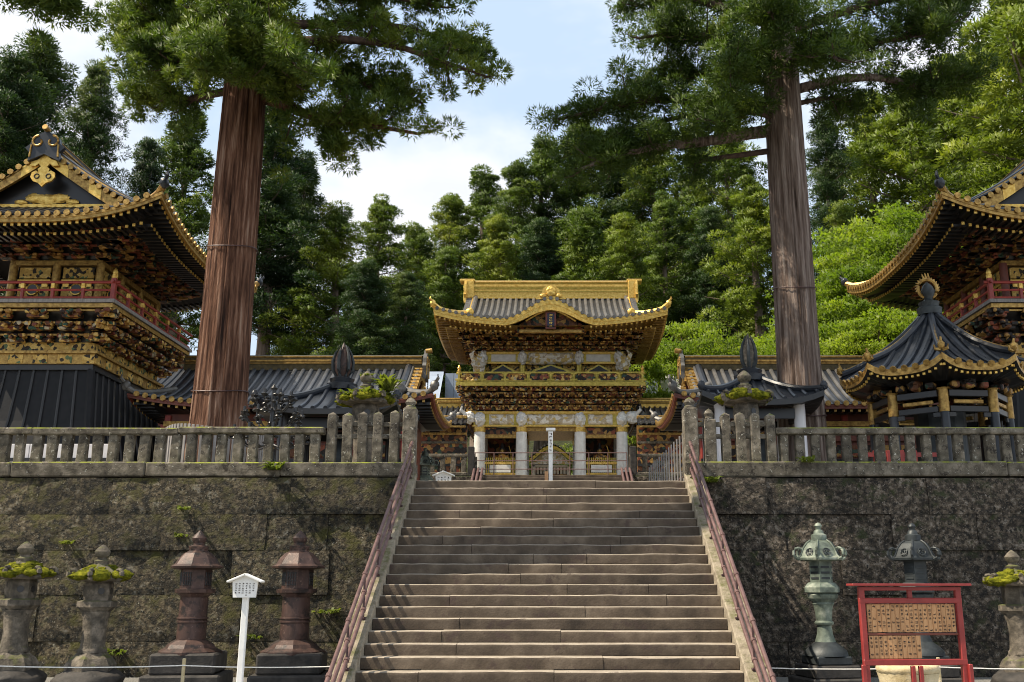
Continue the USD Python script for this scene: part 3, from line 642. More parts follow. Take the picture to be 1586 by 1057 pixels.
# pale basin under the red frame
bs = thing('stone_basin', 'pale rounded basin standing behind the legs of the red frame', 'basin', (5.0, 14.6, 0))
obj('bowl', lumpy(MB().lathe([(0.30, 0.0), (0.36, 0.1), (0.40, 0.36), (0.42, 0.44), (0.36, 0.45), (0.30, 0.42)], 20, (5.0, 14.6, 0)), 0.012, 7), M['basin'], bs, smooth=40)
obj('rim', lumpy(MB().tube([(5.0 + 0.37 * math.cos(a), 14.6 + 0.37 * math.sin(a), 0.49) for a in np.linspace(0, 2 * PI, 25)], 0.065, 10, False), 0.012, 8), M['basin'], bs, smooth=True)

# low rope barriers
def rope_barrier(label, pts_x, y, zs):
    rb = thing('rope_barrier', label, 'rope barrier')
    for x in pts_x:
        obj('stake', MB().cbox((x, y + 0.03, 0.25), (0.045, 0.045, 0.62), 0.008), M['basin'], rb)
    for z in zs:
        pts = []
        for a, b_ in zip(pts_x[:-1], pts_x[1:]):
            for t in np.linspace(0, 1, 9)[:-1]:
                pts.append((a + (b_ - a) * t, y, z - 0.03 * 4 * t * (1 - t)))
        pts.append((pts_x[-1], y, z))
        obj('rope', MB().tube(pts, 0.009, 6), M['rope'], rb)
rope_barrier('white two-strand rope barrier before the left lanterns', [-11.5, -8.6, -5.55, -2.95], 15.6, (0.46, 0.16))
rope_barrier('white rope barrier before the right lanterns', [2.95, 5.9, 9.2], 15.8, (0.42,))
# ------------------------------------------------------------------ roofs
def half_tube(path, side, r, n=5):
    p = np.asarray(path, float); side = np.asarray(side, float)
    th = np.linspace(0, PI, n)
    v = p[:, None] + r * (np.cos(th)[None, :, None] * side + np.sin(th)[None, :, None] * np.array([0, 0, 1.0]))
    return v

def make_roof(par, T, a, b, ze, zr, xg, over, U, p, rib, mats, sides='fkrl', c=0.35, tf=0.22, wall=(2.0, 2.0), sof_z=0.0, kara=None, rr=0.06, rafter=0.22, ridge=(0.34, 0.5), ends=True, gable=True, gsides=(-1, 1), ornament=True, disc=1.25, hipw=0.11, rafter_tiers=2, orn_h=1.0):
    """hip-and-gable roof, ridge along local x; mats: base, rib, end, fascia, soffit, tip, ridge, hip, gable"""
    dg = a - xg
    def h(d): s = d / b; return ze + (zr - ze) * ((1 - c) * s + c * s * s)
    def up(x, y): return U * (np.abs(x) / a) ** p * (np.abs(y) / b) ** p
    def K(x):
        if not kara: return np.full(np.shape(x), -1e9)
        w, hh, dip = kara; t = np.clip(np.abs(x) / w, 0, 1)
        return ze + hh * (0.5 + 0.5 * np.cos(PI * t)) ** 1.15
    def z0(x, y):
        d = b - np.abs(y)
        d = np.where(np.abs(x) > xg + over, np.minimum(d, np.maximum(a - np.abs(x), 0)), d)
        z = h(np.maximum(d, 0)) + up(x, y)
        return np.where(y < 0, np.maximum(z, K(x) + 0.02), z) if kara else z
    base = MB()
    n = 61 if kara else 33
    for s in (-1, 1):
        t = np.linspace(0, 1, 8)[:, None]; u = np.linspace(-1, 1, n)[None]
        y = s * (b - t * dg) + 0 * u; x = (a - t * dg) * u
        g = np.stack([x, y, z0(x, y) if True else 0], -1)
        base.grid(g if s < 0 else g[:, ::-1])
        y = s * (b - t * dg) ; x = s * (a - t * dg) + 0 * u; y = (b - t * dg) * u
        g = np.stack([x, y, h(t * dg) + up(x, y)], -1)
        base.grid(g[:, ::-1] if s < 0 else g)
        t = np.linspace(0, 1, 12)[:, None]
        x = (xg + over) * u + 0 * t; y = s * (b - dg) * (1 - t) + 0 * u
        g = np.stack([x, y, z0(x, y)], -1)
        base.grid(g if s < 0 else g[:, ::-1])
        g2 = g.copy(); g2[..., 2] -= 0.10
        base.grid(g2 if s > 0 else g2[:, ::-1])
    base.xf(T)
    roof = obj('roof', base, mats['base'], par, smooth=35)
    # tile rows
    def rows(side):
        if side in 'fk':
            s = -1 if side == 'f' else 1
            k = int((a - 0.1) / rib)
            for x in np.arange(-k, k + 1) * rib:
                dm = b - 0.02 if abs(x) <= xg + over else a - abs(x) - 0.03
                if dm < 0.12: continue
                d = np.linspace(-0.03, dm, 10 if dm > 1.5 else 5)
                yy = s * (b - d); zz_ = z0(np.full_like(d, x), s * (b - np.maximum(d, 0)))
                yield np.stack([np.full_like(d, x), yy, zz_ + 0.012], 1), np.array([1.0, 0, 0]) * -s, np.array([0, s, 0.0])
        else:
            s = 1 if side == 'r' else -1
            k = int((b - 0.1) / rib)
            for y in np.arange(-k, k + 1) * rib:
                dm = min(dg + 0.02, b - abs(y) - 0.03)
                if dm < 0.12: continue
                d = np.linspace(-0.03, dm, 5)
                xx = s * (a - d); zz_ = h(np.maximum(d, 0)) + up(xx, np.full_like(d, y))
                yield np.stack([xx, np.full_like(d, y), zz_ + 0.012], 1), np.array([0, 1.0, 0]) * s, np.array([s, 0, 0.0])
    for side in sides:
        for path, sd, out in rows(side):
            v = half_tube(path, sd, rr)
            m = MB().grid(v)
            obj('tile_row', m.xf(T), mats['rib'], roof, smooth=40)
            if ends:
                e = path[0] + [0, 0, 0.01]
                m = MB().tube([e - out * 0.01, e + out * 0.035], rr * disc, 8)
                obj('end_tile', m.xf(T), mats['end'], roof)
    # fascia, soffit and rafters round the eaves
    per = []
    for (x0, y0, x1, y1, nn) in ((-a, -b, a, -b, n), (a, -b, a, b, 25), (a, b, -a, b, 25), (-a, b, -a, -b, 25)):
        t = np.linspace(0, 1, nn)[:-1]
        per.append(np.stack([x0 + (x1 - x0) * t, y0 + (y1 - y0) * t], 1))
    per = np.concatenate(per); per = np.vstack([per, per[:1]])
    ez = z0(per[:, 0], per[:, 1])
    ez = np.where(np.abs(np.abs(per[:, 0]) - a) < 1e-6, h(0) + up(per[:, 0], per[:, 1]), ez)
    inn = per * (1 - 0.09 / np.array([a, b]))
    low = ez - tf * (1 + 0.0 * ez)
    if kara:
        kb = np.clip((ez - ze) / max(kara[1], 1e-6), 0, 1) * (per[:, 1] < -b + 1e-6) * (np.abs(per[:, 0]) < kara[0])
        low = low - 0.22 * kb
    def ring(xy, z): return np.concatenate([xy, z[:, None]], 1)
    f = MB().grid(np.array([ring(inn, low), ring(per, low), ring(per, (ez + low) / 2 - 0.012), ring(per * 1.004, (ez + low) / 2), ring(per * 1.004, ez - 0.012), ring(inn, ez - 0.012)])[:, ::-1])
    obj('fascia', f.xf(T), mats['fascia'], par, smooth=30)
    wx, wy = wall
    zs = sof_z or (ze - tf - 0.05)
    wl = np.stack([np.clip(per[:, 0], -wx, wx), np.clip(per[:, 1], -wy, wy)], 1)
    if kara:
        low2 = np.minimum(low, ze + up(per[:, 0], per[:, 1]) - tf)
    else:
        low2 = low
    q = per * (1 - 0.07 / np.array([a, b]))
    gs = np.array([ring(q + (wl - q) * t, (low2 + 0.03) + (zs - low2) * t) for t in np.linspace(0, 1, 5)])
    obj('soffit', MB().grid(gs).xf(T), mats['soffit'], par, smooth=30)
    raf, tip = MB(), MB()
    for side in 'frlk':
        if side in 'fk': s = -1 if side == 'f' else 1; pos = np.arange(-int(a / rafter), int(a / rafter) + 1) * rafter
        else: s = 1 if side == 'r' else -1; pos = np.arange(-int(b / rafter), int(b / rafter) + 1) * rafter
        for u in pos:
            for tier in range(rafter_tiers):
                e0 = 0.10 + tier * 0.42; e1 = e0 + 0.55
                if side in 'fk':
                    if abs(u) > a - e0 - 0.05: continue
                    if kara and side == 'f' and abs(u) < kara[0] * 0.72: continue
                    zz_ = ze + up(np.array(u), np.array(b)) * (1 - 0.25 * tier) - tf - 0.035 - tier * 0.13
                    c_ = [u, s * (b - (e0 + e1) / 2), zz_]; sz = (0.075, e1 - e0, 0.075); ct = [u, s * (b - e0 + 0.008), zz_]; st_ = (0.082, 0.03, 0.082)
                else:
                    if abs(u) > b - e0 - 0.05: continue
                    zz_ = ze + up(np.array(a), np.array(u)) * (1 - 0.25 * tier) - tf - 0.035 - tier * 0.13
                    c_ = [s * (a - (e0 + e1) / 2), u, zz_]; sz = (e1 - e0, 0.075, 0.075); ct = [s * (a - e0 + 0.008), u, zz_]; st_ = (0.03, 0.082, 0.082)
                x, y, z = c_; raf.box(x - sz[0] / 2, x + sz[0] / 2, y - sz[1] / 2, y + sz[1] / 2, z - sz[2] / 2, z + sz[2] / 2)
                x, y, z = ct; tip.box(x - st_[0] / 2, x + st_[0] / 2, y - st_[1] / 2, y + st_[1] / 2, z - st_[2] / 2, z + st_[2] / 2)
    obj('rafters', raf.xf(T), mats['soffit'], par, kind='stuff')
    obj('rafter_tips', tip.xf(T), mats['tip'], par, kind='stuff')
    # ridges
    rw, rh = ridge; L = xg + over + 0.05
    m = MB()
    prof = [(-rw / 2, -0.10), (-rw / 2, rh * 0.55), (-rw * 0.62, rh * 0.58), (-rw * 0.62, rh * 0.72), (-rw * 0.42, rh * 0.76), (-rw * 0.42, rh * 0.86), (-rw * 0.56, rh * 0.9), (-rw * 0.30, rh), (rw * 0.30, rh), (rw * 0.56, rh * 0.9), (rw * 0.42, rh * 0.86), (rw * 0.42, rh * 0.76), (rw * 0.62, rh * 0.72), (rw * 0.62, rh * 0.58), (rw / 2, rh * 0.55), (rw / 2, -0.10)]
    m.prism(prof, (-L, 0, zr), [0, 1, 0], [0, 0, 1], 2 * L)
    rg = obj('ridge', m.xf(T), mats['ridge'], par)
    for q in (0.30, 0.50, 0.80):
        for sy in (-1, 1):
            m = MB().cbox((0, sy * (rw * 0.5 + 0.02), zr + rh * q), (2 * L - 0.1, 0.07, 0.035 + 0.03 * (q == 0.5)), 0.01)
            obj('ridge_moulding', m.xf(T), mats['orn_trim'], rg)
    if ornament:
        for s in gsides:
            w = rw * 1.15
            poly = [(-w, -0.42), (-w * 0.95, -0.15), (-w * 1.25, 0.0), (-w * 0.95, 0.12), (-w * 0.85, rh * 0.7), (-w * 0.5, rh * 1.02), (-w * 0.22, rh * 1.12), (0, rh * (1.12 + 0.33 * orn_h)), (w * 0.22, rh * 1.12), (w * 0.5, rh * 1.02), (w * 0.85, rh * 0.7), (w * 0.95, 0.12), (w * 1.25, 0), (w * 0.95, -0.15), (w, -0.42), (0, -0.2)]
            m = MB().prism(poly, (s * L if s > 0 else -L - 0.12, 0, zr), [0, 1, 0], [0, 0, 1], 0.12)
            e = obj('ridge_end', m.xf(T), mats['orn'], par)
            for k in (-1, 1):
                m = MB(); t = np.linspace(0, 1, 12)
                aa = PI * 0.5 - k * (t * 1.7 * PI); rad = w * 0.42 * (1 - 0.55 * t)
                m.tube(np.stack([np.full(12, s * (L + 0.13)), k * w * 0.45 + rad * np.cos(aa), zr + rh * 0.45 + rad * np.sin(aa)], 1), 0.035, 6)
                m.tube([(s * (L + 0.13), k * w * 0.9, zr - 0.3), (s * (L + 0.13), k * w * 0.85, zr + rh * 0.2)], 0.03, 6)
                obj('scroll', m.xf(T), mats['orn_trim'], e, smooth=40)
            if orn_h > 0.8: obj('top_tile', MB().tube([(s * (L + 0.05), 0, zr + rh * 1.35), (s * (L + 0.26), 0, zr + rh * 1.42)], 0.085, 10).xf(T), mats['orn_trim'], e, smooth=40)
            else: obj('ridge_block', MB().cbox((s * (L - 0.12), 0, zr + rh * 0.40), (0.5, rw * 1.5, rh * 1.1), 0.05).cbox((s * (L - 0.02), 0, zr + rh * 0.98), (0.8, rw * 1.3, rh * 0.16), 0.04).xf(T), mats['orn'], e)
    # descending ridges over the gable edge and hip ridges to the corners
    for sx in gsides:
        for sy in (-1, 1):
            d = np.linspace(b - 0.05, dg * 0.78, 9)
            x = sx * (xg + over - 0.42)
            pts = np.stack([np.full(9, x), sy * (b - d), z0(np.full(9, x), sy * (b - d)) + 0.10], 1)
            m = MB().tube(pts, 0.13, 8)
            dr = obj('descending_ridge', m.xf(T), mats['hip2'], par, smooth=40)
            side = np.array([sx * 0.135, 0, 0.02])
            obj('ridge_trim', MB().tube(pts + side, 0.045, 6).xf(T), mats['hip'], dr, smooth=40)
            m = MB(); e = pts[-1]
            m.add(*blob(e + [0, sy * 0.06, 0.04], (0.20, 0.12, 0.22), 5, 0.3, 2))
            obj('ridge_foot', m.xf(T), mats['orn'], dr, smooth=True)
    for sx in (-1, 1):
        for sy in (-1, 1):
            t = np.linspace(0, 1.0, 10)
            d = dg * (1 - t) * 1.0
            x, y = sx * (a - d), sy * (b - d)
            z = h(d) + up(x, y) + 0.06
            pts = np.stack([x, y, z], 1)
            pts[-1] += [sx * 0.06, sy * 0.06, 0.10]
            hr_ = obj('hip_ridge', MB().tube(pts, np.linspace(hipw, hipw * 0.85, 10), 8).xf(T), mats['hip'], par, smooth=40)
            e = pts[-1]
            m = MB().add(*blob(e + [0, 0, 0.05], (0.13, 0.13, 0.16), 9, 0.3, 2))
            m.tube([e + [0, 0, 0.1], e + [sx * 0.12, sy * 0.12, 0.26], e + [sx * 0.10, sy * 0.10, 0.36]], [0.06, 0.05, 0.03], 6)
            obj('corner_ornament', m.xf(T), mats['orn'], hr_, smooth=40)
    # gable faces
    if gable:
        for s in gsides:
            yb_ = b - dg
            x = s * xg
            yy = np.linspace(-yb_, yb_, 13)
            zt = h(b - np.abs(yy)) - 0.06
            zb = np.full(13, h(dg) - 0.05)
            g = np.array([np.stack([np.full(13, x), yy, zb], 1), np.stack([np.full(13, x), yy, zt], 1)])
            gp = obj('gable_panel', MB().grid(g if s > 0 else g[:, ::-1]).xf(T), mats['gable'], par)
            m = MB()
            zb0 = h(dg)
            m.box(x + s * 0.02 - 0.05, x + s * 0.02 + 0.05, -yb_ * 0.78, yb_ * 0.78, zb0 + 0.02, zb0 + 0.12)
            obj('gable_beam', m.xf(T), mats['tip'], gp)
            m = MB()
            for k, (yy_, zz_, sc_) in enumerate(((-0.42, 0.34, 0.20), (0.42, 0.34, 0.20), (0, 0.30, 0.24), (-0.9, 0.20, 0.13), (0.9, 0.20, 0.13))):
                m.add(*blob((x + s * 0.05, yy_ * yb_ / 3, zb0 + zz_ * (zr - zb0) / 1.9), (0.06, sc_ * 1.4, sc_ * 0.7), k + 20, 0.5, 2, 4))
            obj('gable_carving', m.xf(T), mats['carve'], gp, smooth=40)
            for sy in (-1, 1):
                dd = np.linspace(b - 0.0, dg - 0.12, 10)
                ys_ = sy * (b - dd); zs_ = h(dd)
                xo = s * (xg + over - 0.02)
                o_, i_ = np.stack([np.full(10, xo), ys_, zs_ - 0.03], 1), np.stack([np.full(10, xo), ys_, zs_ - 0.36], 1)
                oi, ii = o_ - [s * 0.10, 0, 0], i_ - [s * 0.10, 0, 0]
                m = MB().grid(np.array([o_, i_, ii, oi, o_]))
                bb = obj('bargeboard', m.xf(T), mats['barge'], par)
                for k in (0, 4.4, 8.2):   # gilt fittings on the board
                    m = MB()
                    f_ = k / 9.0; q = dd[0] + (dd[-1] - dd[0]) * min(1, f_ + 0.02); q2 = dd[0] + (dd[-1] - dd[0]) * min(1, f_ + (0.26 if k == 0 else 0.16))
                    e_ = np.linspace(q, q2, 4)
                    o2 = np.stack([np.full(4, xo + s * 0.012), sy * (b - e_), h(e_) - 0.022], 1); i2 = o2 - [0, 0, 0.345]
                    m.grid(np.array([o2, i2]))
                    obj('gilt_fitting', m.xf(T), mats['tip'], bb)
                if ends:
                    kk = int((b - dg) / (rib * 0.82))
                    for q in range(kk + 1):
                        d_ = b - 0.1 - q * rib * 0.82
                        c_ = np.array([s * (xg + over), sy * (b - d_), h(d_) + 0.015])
                        m = MB().tube([c_ - [s * 0.35, 0, 0], c_ + [s * 0.05, 0, 0]], rr * 1.3, 8)
                        obj('verge_tile', m.xf(T), mats['end'], roof)
            m = MB()   # pendant
            xo = s * (xg + over + 0.02)
            m.prism([(0, -1.0), (-0.12, -0.88), (-0.27, -0.83), (-0.36, -0.70), (-0.33, -0.56), (-0.22, -0.50), (-0.15, -0.55), (-0.17, -0.45), (-0.09, -0.38), (-0.16, -0.28), (-0.26, -0.36), (-0.42, -0.34), (-0.34, -0.20), (-0.20, -0.16), (0, 0.02), (0.20, -0.16), (0.34, -0.20), (0.42, -0.34), (0.26, -0.36), (0.16, -0.28), (0.09, -0.38), (0.17, -0.45), (0.15, -0.55), (0.22, -0.50), (0.33, -0.56), (0.36, -0.70), (0.27, -0.83), (0.12, -0.88)], (xo if s > 0 else xo - 0.06, 0, zr - 0.18), [0, 1, 0], [0, 0, 1], 0.06)
            pd = obj('pendant', m.xf(T), mats['tip'], par)
            m = MB()
            for k in (-1, 1):
                m.tube([(xo + s * 0.07, k * 0.17 + 0.07 * math.cos(q), zr - 0.86 + 0.07 * math.sin(q)) for q in np.linspace(0, 2 * PI, 11)], 0.018, 5)
            obj('pendant_curl', m.xf(T), mats['gable'], pd)
    return h, up, z0

def TF(cx, cy, ang=0.0, mirror=1):
    R = rotz(ang)
    def fn(v):
        w = v @ R.T; w = w * [mirror, 1, 1]
        return w + [cx, cy, 0]
    return fn

def brackets(par, T, hx, hy, z0, z1, reach, tiers, spacing, sides, mat, wall_mat, beam_mat, size=1.0, name='bracket_set'):
    """tiers of carved bracket arms flaring out from the body (half sizes hx, hy)"""
    dz = (z1 - z0) / tiers; do = reach / tiers
    m = MB()
    prof = [(0.0, z0), (reach * 0.15, z0 + (z1 - z0) * 0.4), (reach * 0.55, z0 + (z1 - z0) * 0.8), (reach * 0.8, z1)]
    g = []
    for o, z in prof:
        x, y = hx + o - 0.05, hy + o - 0.05
        g.append([(-x, -y, z), (x, -y, z), (x, y, z), (-x, y, z), (-x, -y, z)])
    obj('bracket_backing', MB().grid(np.array(g)[:, ::-1]).xf(T), wall_mat, par)
    for k in range(tiers):
        o = do * (k + 0.9)
        x, y, z = hx + o, hy + o, z0 + dz * (k + 0.86)
        b_ = MB()
        for s in (-1, 1):
            b_.box(-x, x, s * y - 0.03, s * y + 0.03, z - 0.025, z + 0.025)
            b_.box(s * x - 0.033, s * x + 0.033, -y - 0.003, y + 0.003, z - 0.027, z + 0.027)
        obj('tie_beam', b_.xf(T), beam_mat, par)
    for side in sides:
        L = hx if side in 'fk' else hy
        nn = max(2, int(round(2 * L / spacing)))
        us = np.linspace(-L, L, nn + 1)
        for j, u in enumerate(us):
            m = MB(); corner = j in (0, nn)
            for k in range(tiers):
                o = do * (k + 0.5); z = z0 + dz * (k + 0.5)
                w = spacing * (0.34 + 0.10 * (k % 2)) * size
                sp = 1 + reach / L * (k + 0.5) / tiers
                def put(du, do_, z_, sx, so, sz):
                    if side in 'fk': s = -1 if side == 'f' else 1; c_ = (u * sp + du, s * (hy + do_), z_); s_ = (sx, so, sz)
                    else: s = 1 if side == 'r' else -1; c_ = (s * (hx + do_), u * sp + du, z_); s_ = (so, sx, sz)
                    m.cbox(c_, s_, min(s_) * 0.2)
                put(0, o, z - dz * 0.10, w * 2, do * 1.1, dz * 0.42)            # arm along the wall
                for q in (-1, 0, 1): put(q * w * 0.86, o + do * 0.35, z + dz * 0.28, w * 0.62, do * 0.9, dz * 0.42)   # bearing blocks
                put(0, o + do * 0.95, z - dz * 0.02, w * 0.42, do * 1.3, dz * 0.34)     # nose
            obj(name, m.xf(T), mat, par)

def wall_box(par, T, hx, hy, z0, z1, mat, name='wall'):
    return obj(name, MB().box(-hx, hx, -hy, hy, z0, z1).xf(T), mat, par)

def railing(par, T, hx, hy, z, hgt, mat, cap, sides, panel=None, r=0.045, posts=0.9):
    for i, f_ in enumerate((0.12, 0.55, 1.0)):
        for side in sides:
            ex = 0.16 if f_ == 1.0 else 0.0
            if side in 'fk': s = -1 if side == 'f' else 1; pts = [(-hx - ex, s * hy, z + hgt * f_), (hx + ex, s * hy, z + hgt * f_)]
            else: s = 1 if side == 'r' else -1; pts = [(s * hx, -hy - ex, z + hgt * f_), (s * hx, hy + ex, z + hgt * f_)]
            obj('handrail', MB().tube(pts, r if f_ == 1.0 else r * 0.75, 8).xf(T), mat, par, smooth=40)
    for side in sides:
        L = hx if side in 'fk' else hy
        nn = max(2, int(round(2 * L / posts)))
        for u in np.linspace(-L, L, nn + 1):
            corner = abs(abs(u) - L) < 1e-6
            if corner and side in 'rl' and any(q in sides for q in 'fk'): continue
            if side in 'fk': s = -1 if side == 'f' else 1; x, y = u, s * hy
            else: s = 1 if side == 'r' else -1; x, y = s * hx, u
            w = r * (2.9 if corner else 1.9)
            m = MB().cbox((x, y, z + hgt * (0.62 if corner else 0.5)), (w, w, hgt * (1.24 if corner else 1.0)), 0.01)
            po = obj('rail_post', m.xf(T), mat, par)
            if corner:
                obj('post_cap', MB().lathe([(w * 0.62, 0), (w * 0.66, 0.10), (w * 0.5, 0.13), (w * 0.6, 0.19), (w * 0.3, 0.28), (0, 0.33)], 10, (x, y, z + hgt * 1.22)).xf(T), cap, po, smooth=40)
            else:
                obj('post_cap', MB().cbox((x, y, z + hgt * 0.78), (w * 1.25, w * 1.25, hgt * 0.28), 0.008).xf(T), cap, po)

# ------------------------------------------------------------------ the great gilded gate
def great_gate():
    G = thing('temple_gate', 'two-storey gilded gate with white columns and a curved central gable', 'temple gate', (-0.06, 49.8, TERR))
    T = TF(-0.06, 49.8)
    FL = 6.45
    hx, hy = 3.45, 2.2
    obj('platform', MB().box(-4.6, 4.6, -3.2, 3.2, TERR, FL - 0.02).xf(T), M['fence'], G)
    obj('floor', MB().box(-4.0, 4.0, -2.6, 2.6, FL - 0.018, FL).xf(T), M['court'], G)
    xs = (-3.45, -1.42, 1.42, 3.45)
    for x in xs:
        for y in (-hy, 0, hy):
            if y == 0 and abs(x) < 2: pass
            m = MB().lathe([(0.32, FL), (0.32, FL + 0.12), (0.29, FL + 0.16), (0.285, FL + 0.6), (0.262, 9.15)], 18, (x, y, 0))
            c_ = obj('column', m.xf(T), M['white'], G, smooth=40)
            obj('column_base', MB().lathe([(0.34, FL + 0.0), (0.34, FL + 0.10), (0.30, FL + 0.15)], 16, (x, y, 0)).xf(T), M['gold_pale'], c_)
            obj('column_band', MB().lathe([(0.27, 8.90), (0.285, 8.91), (0.285, 9.13), (0.27, 9.14)], 16, (x, y, 0)).xf(T), M['gold'], c_)
            if y == -hy:
                m = MB().add(*blob((x, y - 0.12, 9.52), (0.27, 0.34, 0.36), int(x * 7) + 60, 0.35, 3, 3))
                for k in (-1, 1):
                    m.add(*blob((x + k * 0.14, y - 0.34, 9.60), (0.07, 0.12, 0.07), 3, 0.2, 1)); m.tube([(x + k * 0.12, y - 0.2, 9.75), (x + k * 0.22, y - 0.1, 9.95)], [0.05, 0.02], 5)
                m.add(*blob((x, y - 0.42, 9.40), (0.13, 0.18, 0.09), 13, 0.2, 2))
                obj('beast_head', m.xf(T), M['white'], c_, smooth=50)
    # side bays of the ground floor: walls at the middle row, niches with statues and low fences in front
    for s in (-1, 1):
        x0, x1 = sorted((s * 1.62, s * 3.25))
        obj('niche_wall', MB().box(x0, x1, 0.45, 0.55, FL, 9.2).xf(T), M['carving_dark'], G)
        obj('side_wall', MB().box(s * 3.40 - 0.05, s * 3.40 + 0.05, -1.95, 1.95, FL, 9.2).xf(T), M['carving_dark'], G)
        obj('passage_wall', MB().box(s * 1.46 - 0.04, s * 1.46 + 0.04, -0.6, 1.9, FL, 9.2).xf(T), M['red_brown'], G)
        obj('niche_ceiling', MB().box(x0, x1, -2.0, 0.44, 9.0, 9.08).xf(T), M['gold_old'], G)
        lo = obj('niche_fence', MB().box(x0, x1, -hy - 0.06, -hy + 0.06, FL + 0.90, FL + 1.0).box(x0, x1, -hy - 0.06, -hy + 0.06, FL + 0.40, FL + 0.47).xf(T), M['gold'], G)
        for u in np.linspace(x0 + 0.06, x1 - 0.06, 17):
            obj('paling', MB().cbox((u, -hy, FL + 0.72), (0.055, 0.05, 1.0), 0.01).xf(T), M['gold_pale'], lo)
        obj('fence_panel', MB().cbox(((x0 + x1) / 2, -hy - 0.055, FL + 0.68), ((x1 - x0) * 0.62, 0.03, 0.36), 0.02).xf(T), M['white'], lo)
        obj('niche_lintel', MB().box(x0 - 0.15, x1 + 0.15, -hy + 0.02, -hy + 0.16, 8.62, 8.80).xf(T), M['gold_old'], G)
        obj('niche_valance', lumpy(MB().box(x0, x1, -hy + 0.0, -hy + 0.10, 8.80, 9.12), 0.0, 1).xf(T), M['carving_dark'], G)
    obj('passage_ceiling', MB().box(-1.40, 1.40, -2.0, 2.0, 9.10, 9.16).xf(T), M['gold_old'], G)
    obj('passage_lintel', MB().box(-1.22, 1.22, -hy - 0.05, -hy + 0.12, 8.95, 9.14).xf(T), M['gold_old'], G)
    # great beam with white dragon panels
    obj('great_beam', MB().box(-3.75, 3.75, -hy - 0.14, -hy + 0.14, 9.16, 9.84).box(-3.62, -3.34, -hy, hy, 9.16, 9.84).box(3.34, 3.62, -hy, hy, 9.16, 9.84).xf(T), M['gold_pale'], G)
    obj('beam_moulding', MB().box(-3.85, 3.85, -hy - 0.20, -hy - 0.141, 9.78, 9.90).box(-3.8, 3.8, -hy - 0.19, -hy - 0.141, 9.15, 9.22).xf(T), M['gold'], G)
    for xa, xb in ((-2.85, -1.95), (-1.0, 1.0), (1.95, 2.85)):
        g = []
        X, Z = np.meshgrid(np.linspace(xa - 0.15, xb + 0.15, 40), np.linspace(9.26, 9.76, 12), indexing='ij')
        e = np.minimum(np.minimum(X - xa + 0.15, xb + 0.15 - X), np.minimum(Z - 9.26, 9.76 - Z) * 1.5)
        rel = np.clip(e / 0.12, 0, 1) * (0.04 + 0.14 * meshkit.fbm(np.stack([X * 5, 0 * X, Z * 8], -1), 3, 4))
        obj('dragon_panel', MB().grid(np.stack([X, -hy - 0.145 - rel, Z], -1)).xf(T), M['white_carving'], G, smooth=True)
    for s in (-1, 1):   # white beasts at the beam ends
        m = MB().add(*blob((s * 3.95, -hy - 0.1, 9.62), (0.34, 0.30, 0.30), 77 + s, 0.4, 3, 3)).tube([(s * 4.1, -hy - 0.2, 9.7), (s * 4.35, -hy - 0.35, 9.95), (s * 4.3, -hy - 0.4, 10.1)], [0.11, 0.08, 0.04], 7)
        obj('beast_head', m.xf(T), M['white'], G, smooth=50)
    # lower brackets and balcony
    brackets(G, T, 3.6, hy + 0.15, 9.90, 11.02, 0.78, 4, 0.60, 'frl', M['carving'], M['carving_dark'], M['gold_old'], 1.0)
    obj('balcony_floor', MB().box(-4.5, 4.5, -hy - 1.05, hy + 1.05, 11.03, 11.10).xf(T), M['gold_old'], G)
    obj('balcony_edge', MB().box(-4.56, 4.56, -hy - 1.12, -hy - 1.051, 10.98, 11.16).box(-4.56, -4.501, -hy - 1.05, hy + 1.05, 10.98, 11.16).box(4.501, 4.56, -hy - 1.05, hy + 1.05, 10.98, 11.16).xf(T), M['gold_pale'], G)
    bx, by = 4.42, hy + 0.98
    for z, hh in ((11.20, 0.055), (11.62, 0.07)):
        obj('balcony_rail', MB().box(-bx - 0.12, bx + 0.12, -by - 0.04, -by + 0.04, z, z + hh).box(-bx - 0.04, -bx + 0.04, -by + 0.041, by, z, z + hh).box(bx - 0.04, bx + 0.04, -by + 0.041, by, z, z + hh).xf(T), M['gold_pale'], G)
    nn = 9
    us = np.linspace(-bx, bx, nn)
    for i, u in enumerate(us):
        obj('balcony_post', MB().cbox((u, -by, 11.42), (0.11, 0.11, 0.52), 0.015).cbox((u, -by - 0.03, 11.30), (0.36, 0.06, 0.10), 0.02).cbox((u, -by - 0.03, 11.60), (0.30, 0.06, 0.08), 0.02).xf(T), M['gold_pale'], G)
        if i < nn - 1:
            X, Z = np.meshgrid(np.linspace(u + 0.1, us[i + 1] - 0.1, 14), np.linspace(11.27, 11.60, 7), indexing='ij')
            rel = 0.10 * meshkit.fbm(np.stack([X * 6, 0 * X, Z * 8], -1), 3, 8)
            obj('balcony_panel', MB().grid(np.stack([X, -by + 0.05 - rel, Z], -1)).xf(T), M['carving_dark'] if i % 2 else M['carving'], G, smooth=True)
    for s in (-1, 1):
        obj('side_balcony_panel', MB().box(s * bx - 0.02, s * bx + 0.02, -by + 0.1, by - 0.1, 11.26, 11.61).xf(T), M['carving_dark'], G)
        obj('corner_finial', MB().lathe([(0.07, 11.6), (0.09, 11.75), (0.06, 11.79), (0.10, 11.86), (0.05, 11.98), (0, 12.04)], 10, (s * bx, -by, 0)).xf(T), M['gold'], G, smooth=40)
    # upper storey
    hx2, hy2 = 3.35, 2.0
    wall_box(G, T, hx2 - 0.12, hy2 - 0.12, 11.10, 12.95, M['carving_gold'], 'upper_wall')
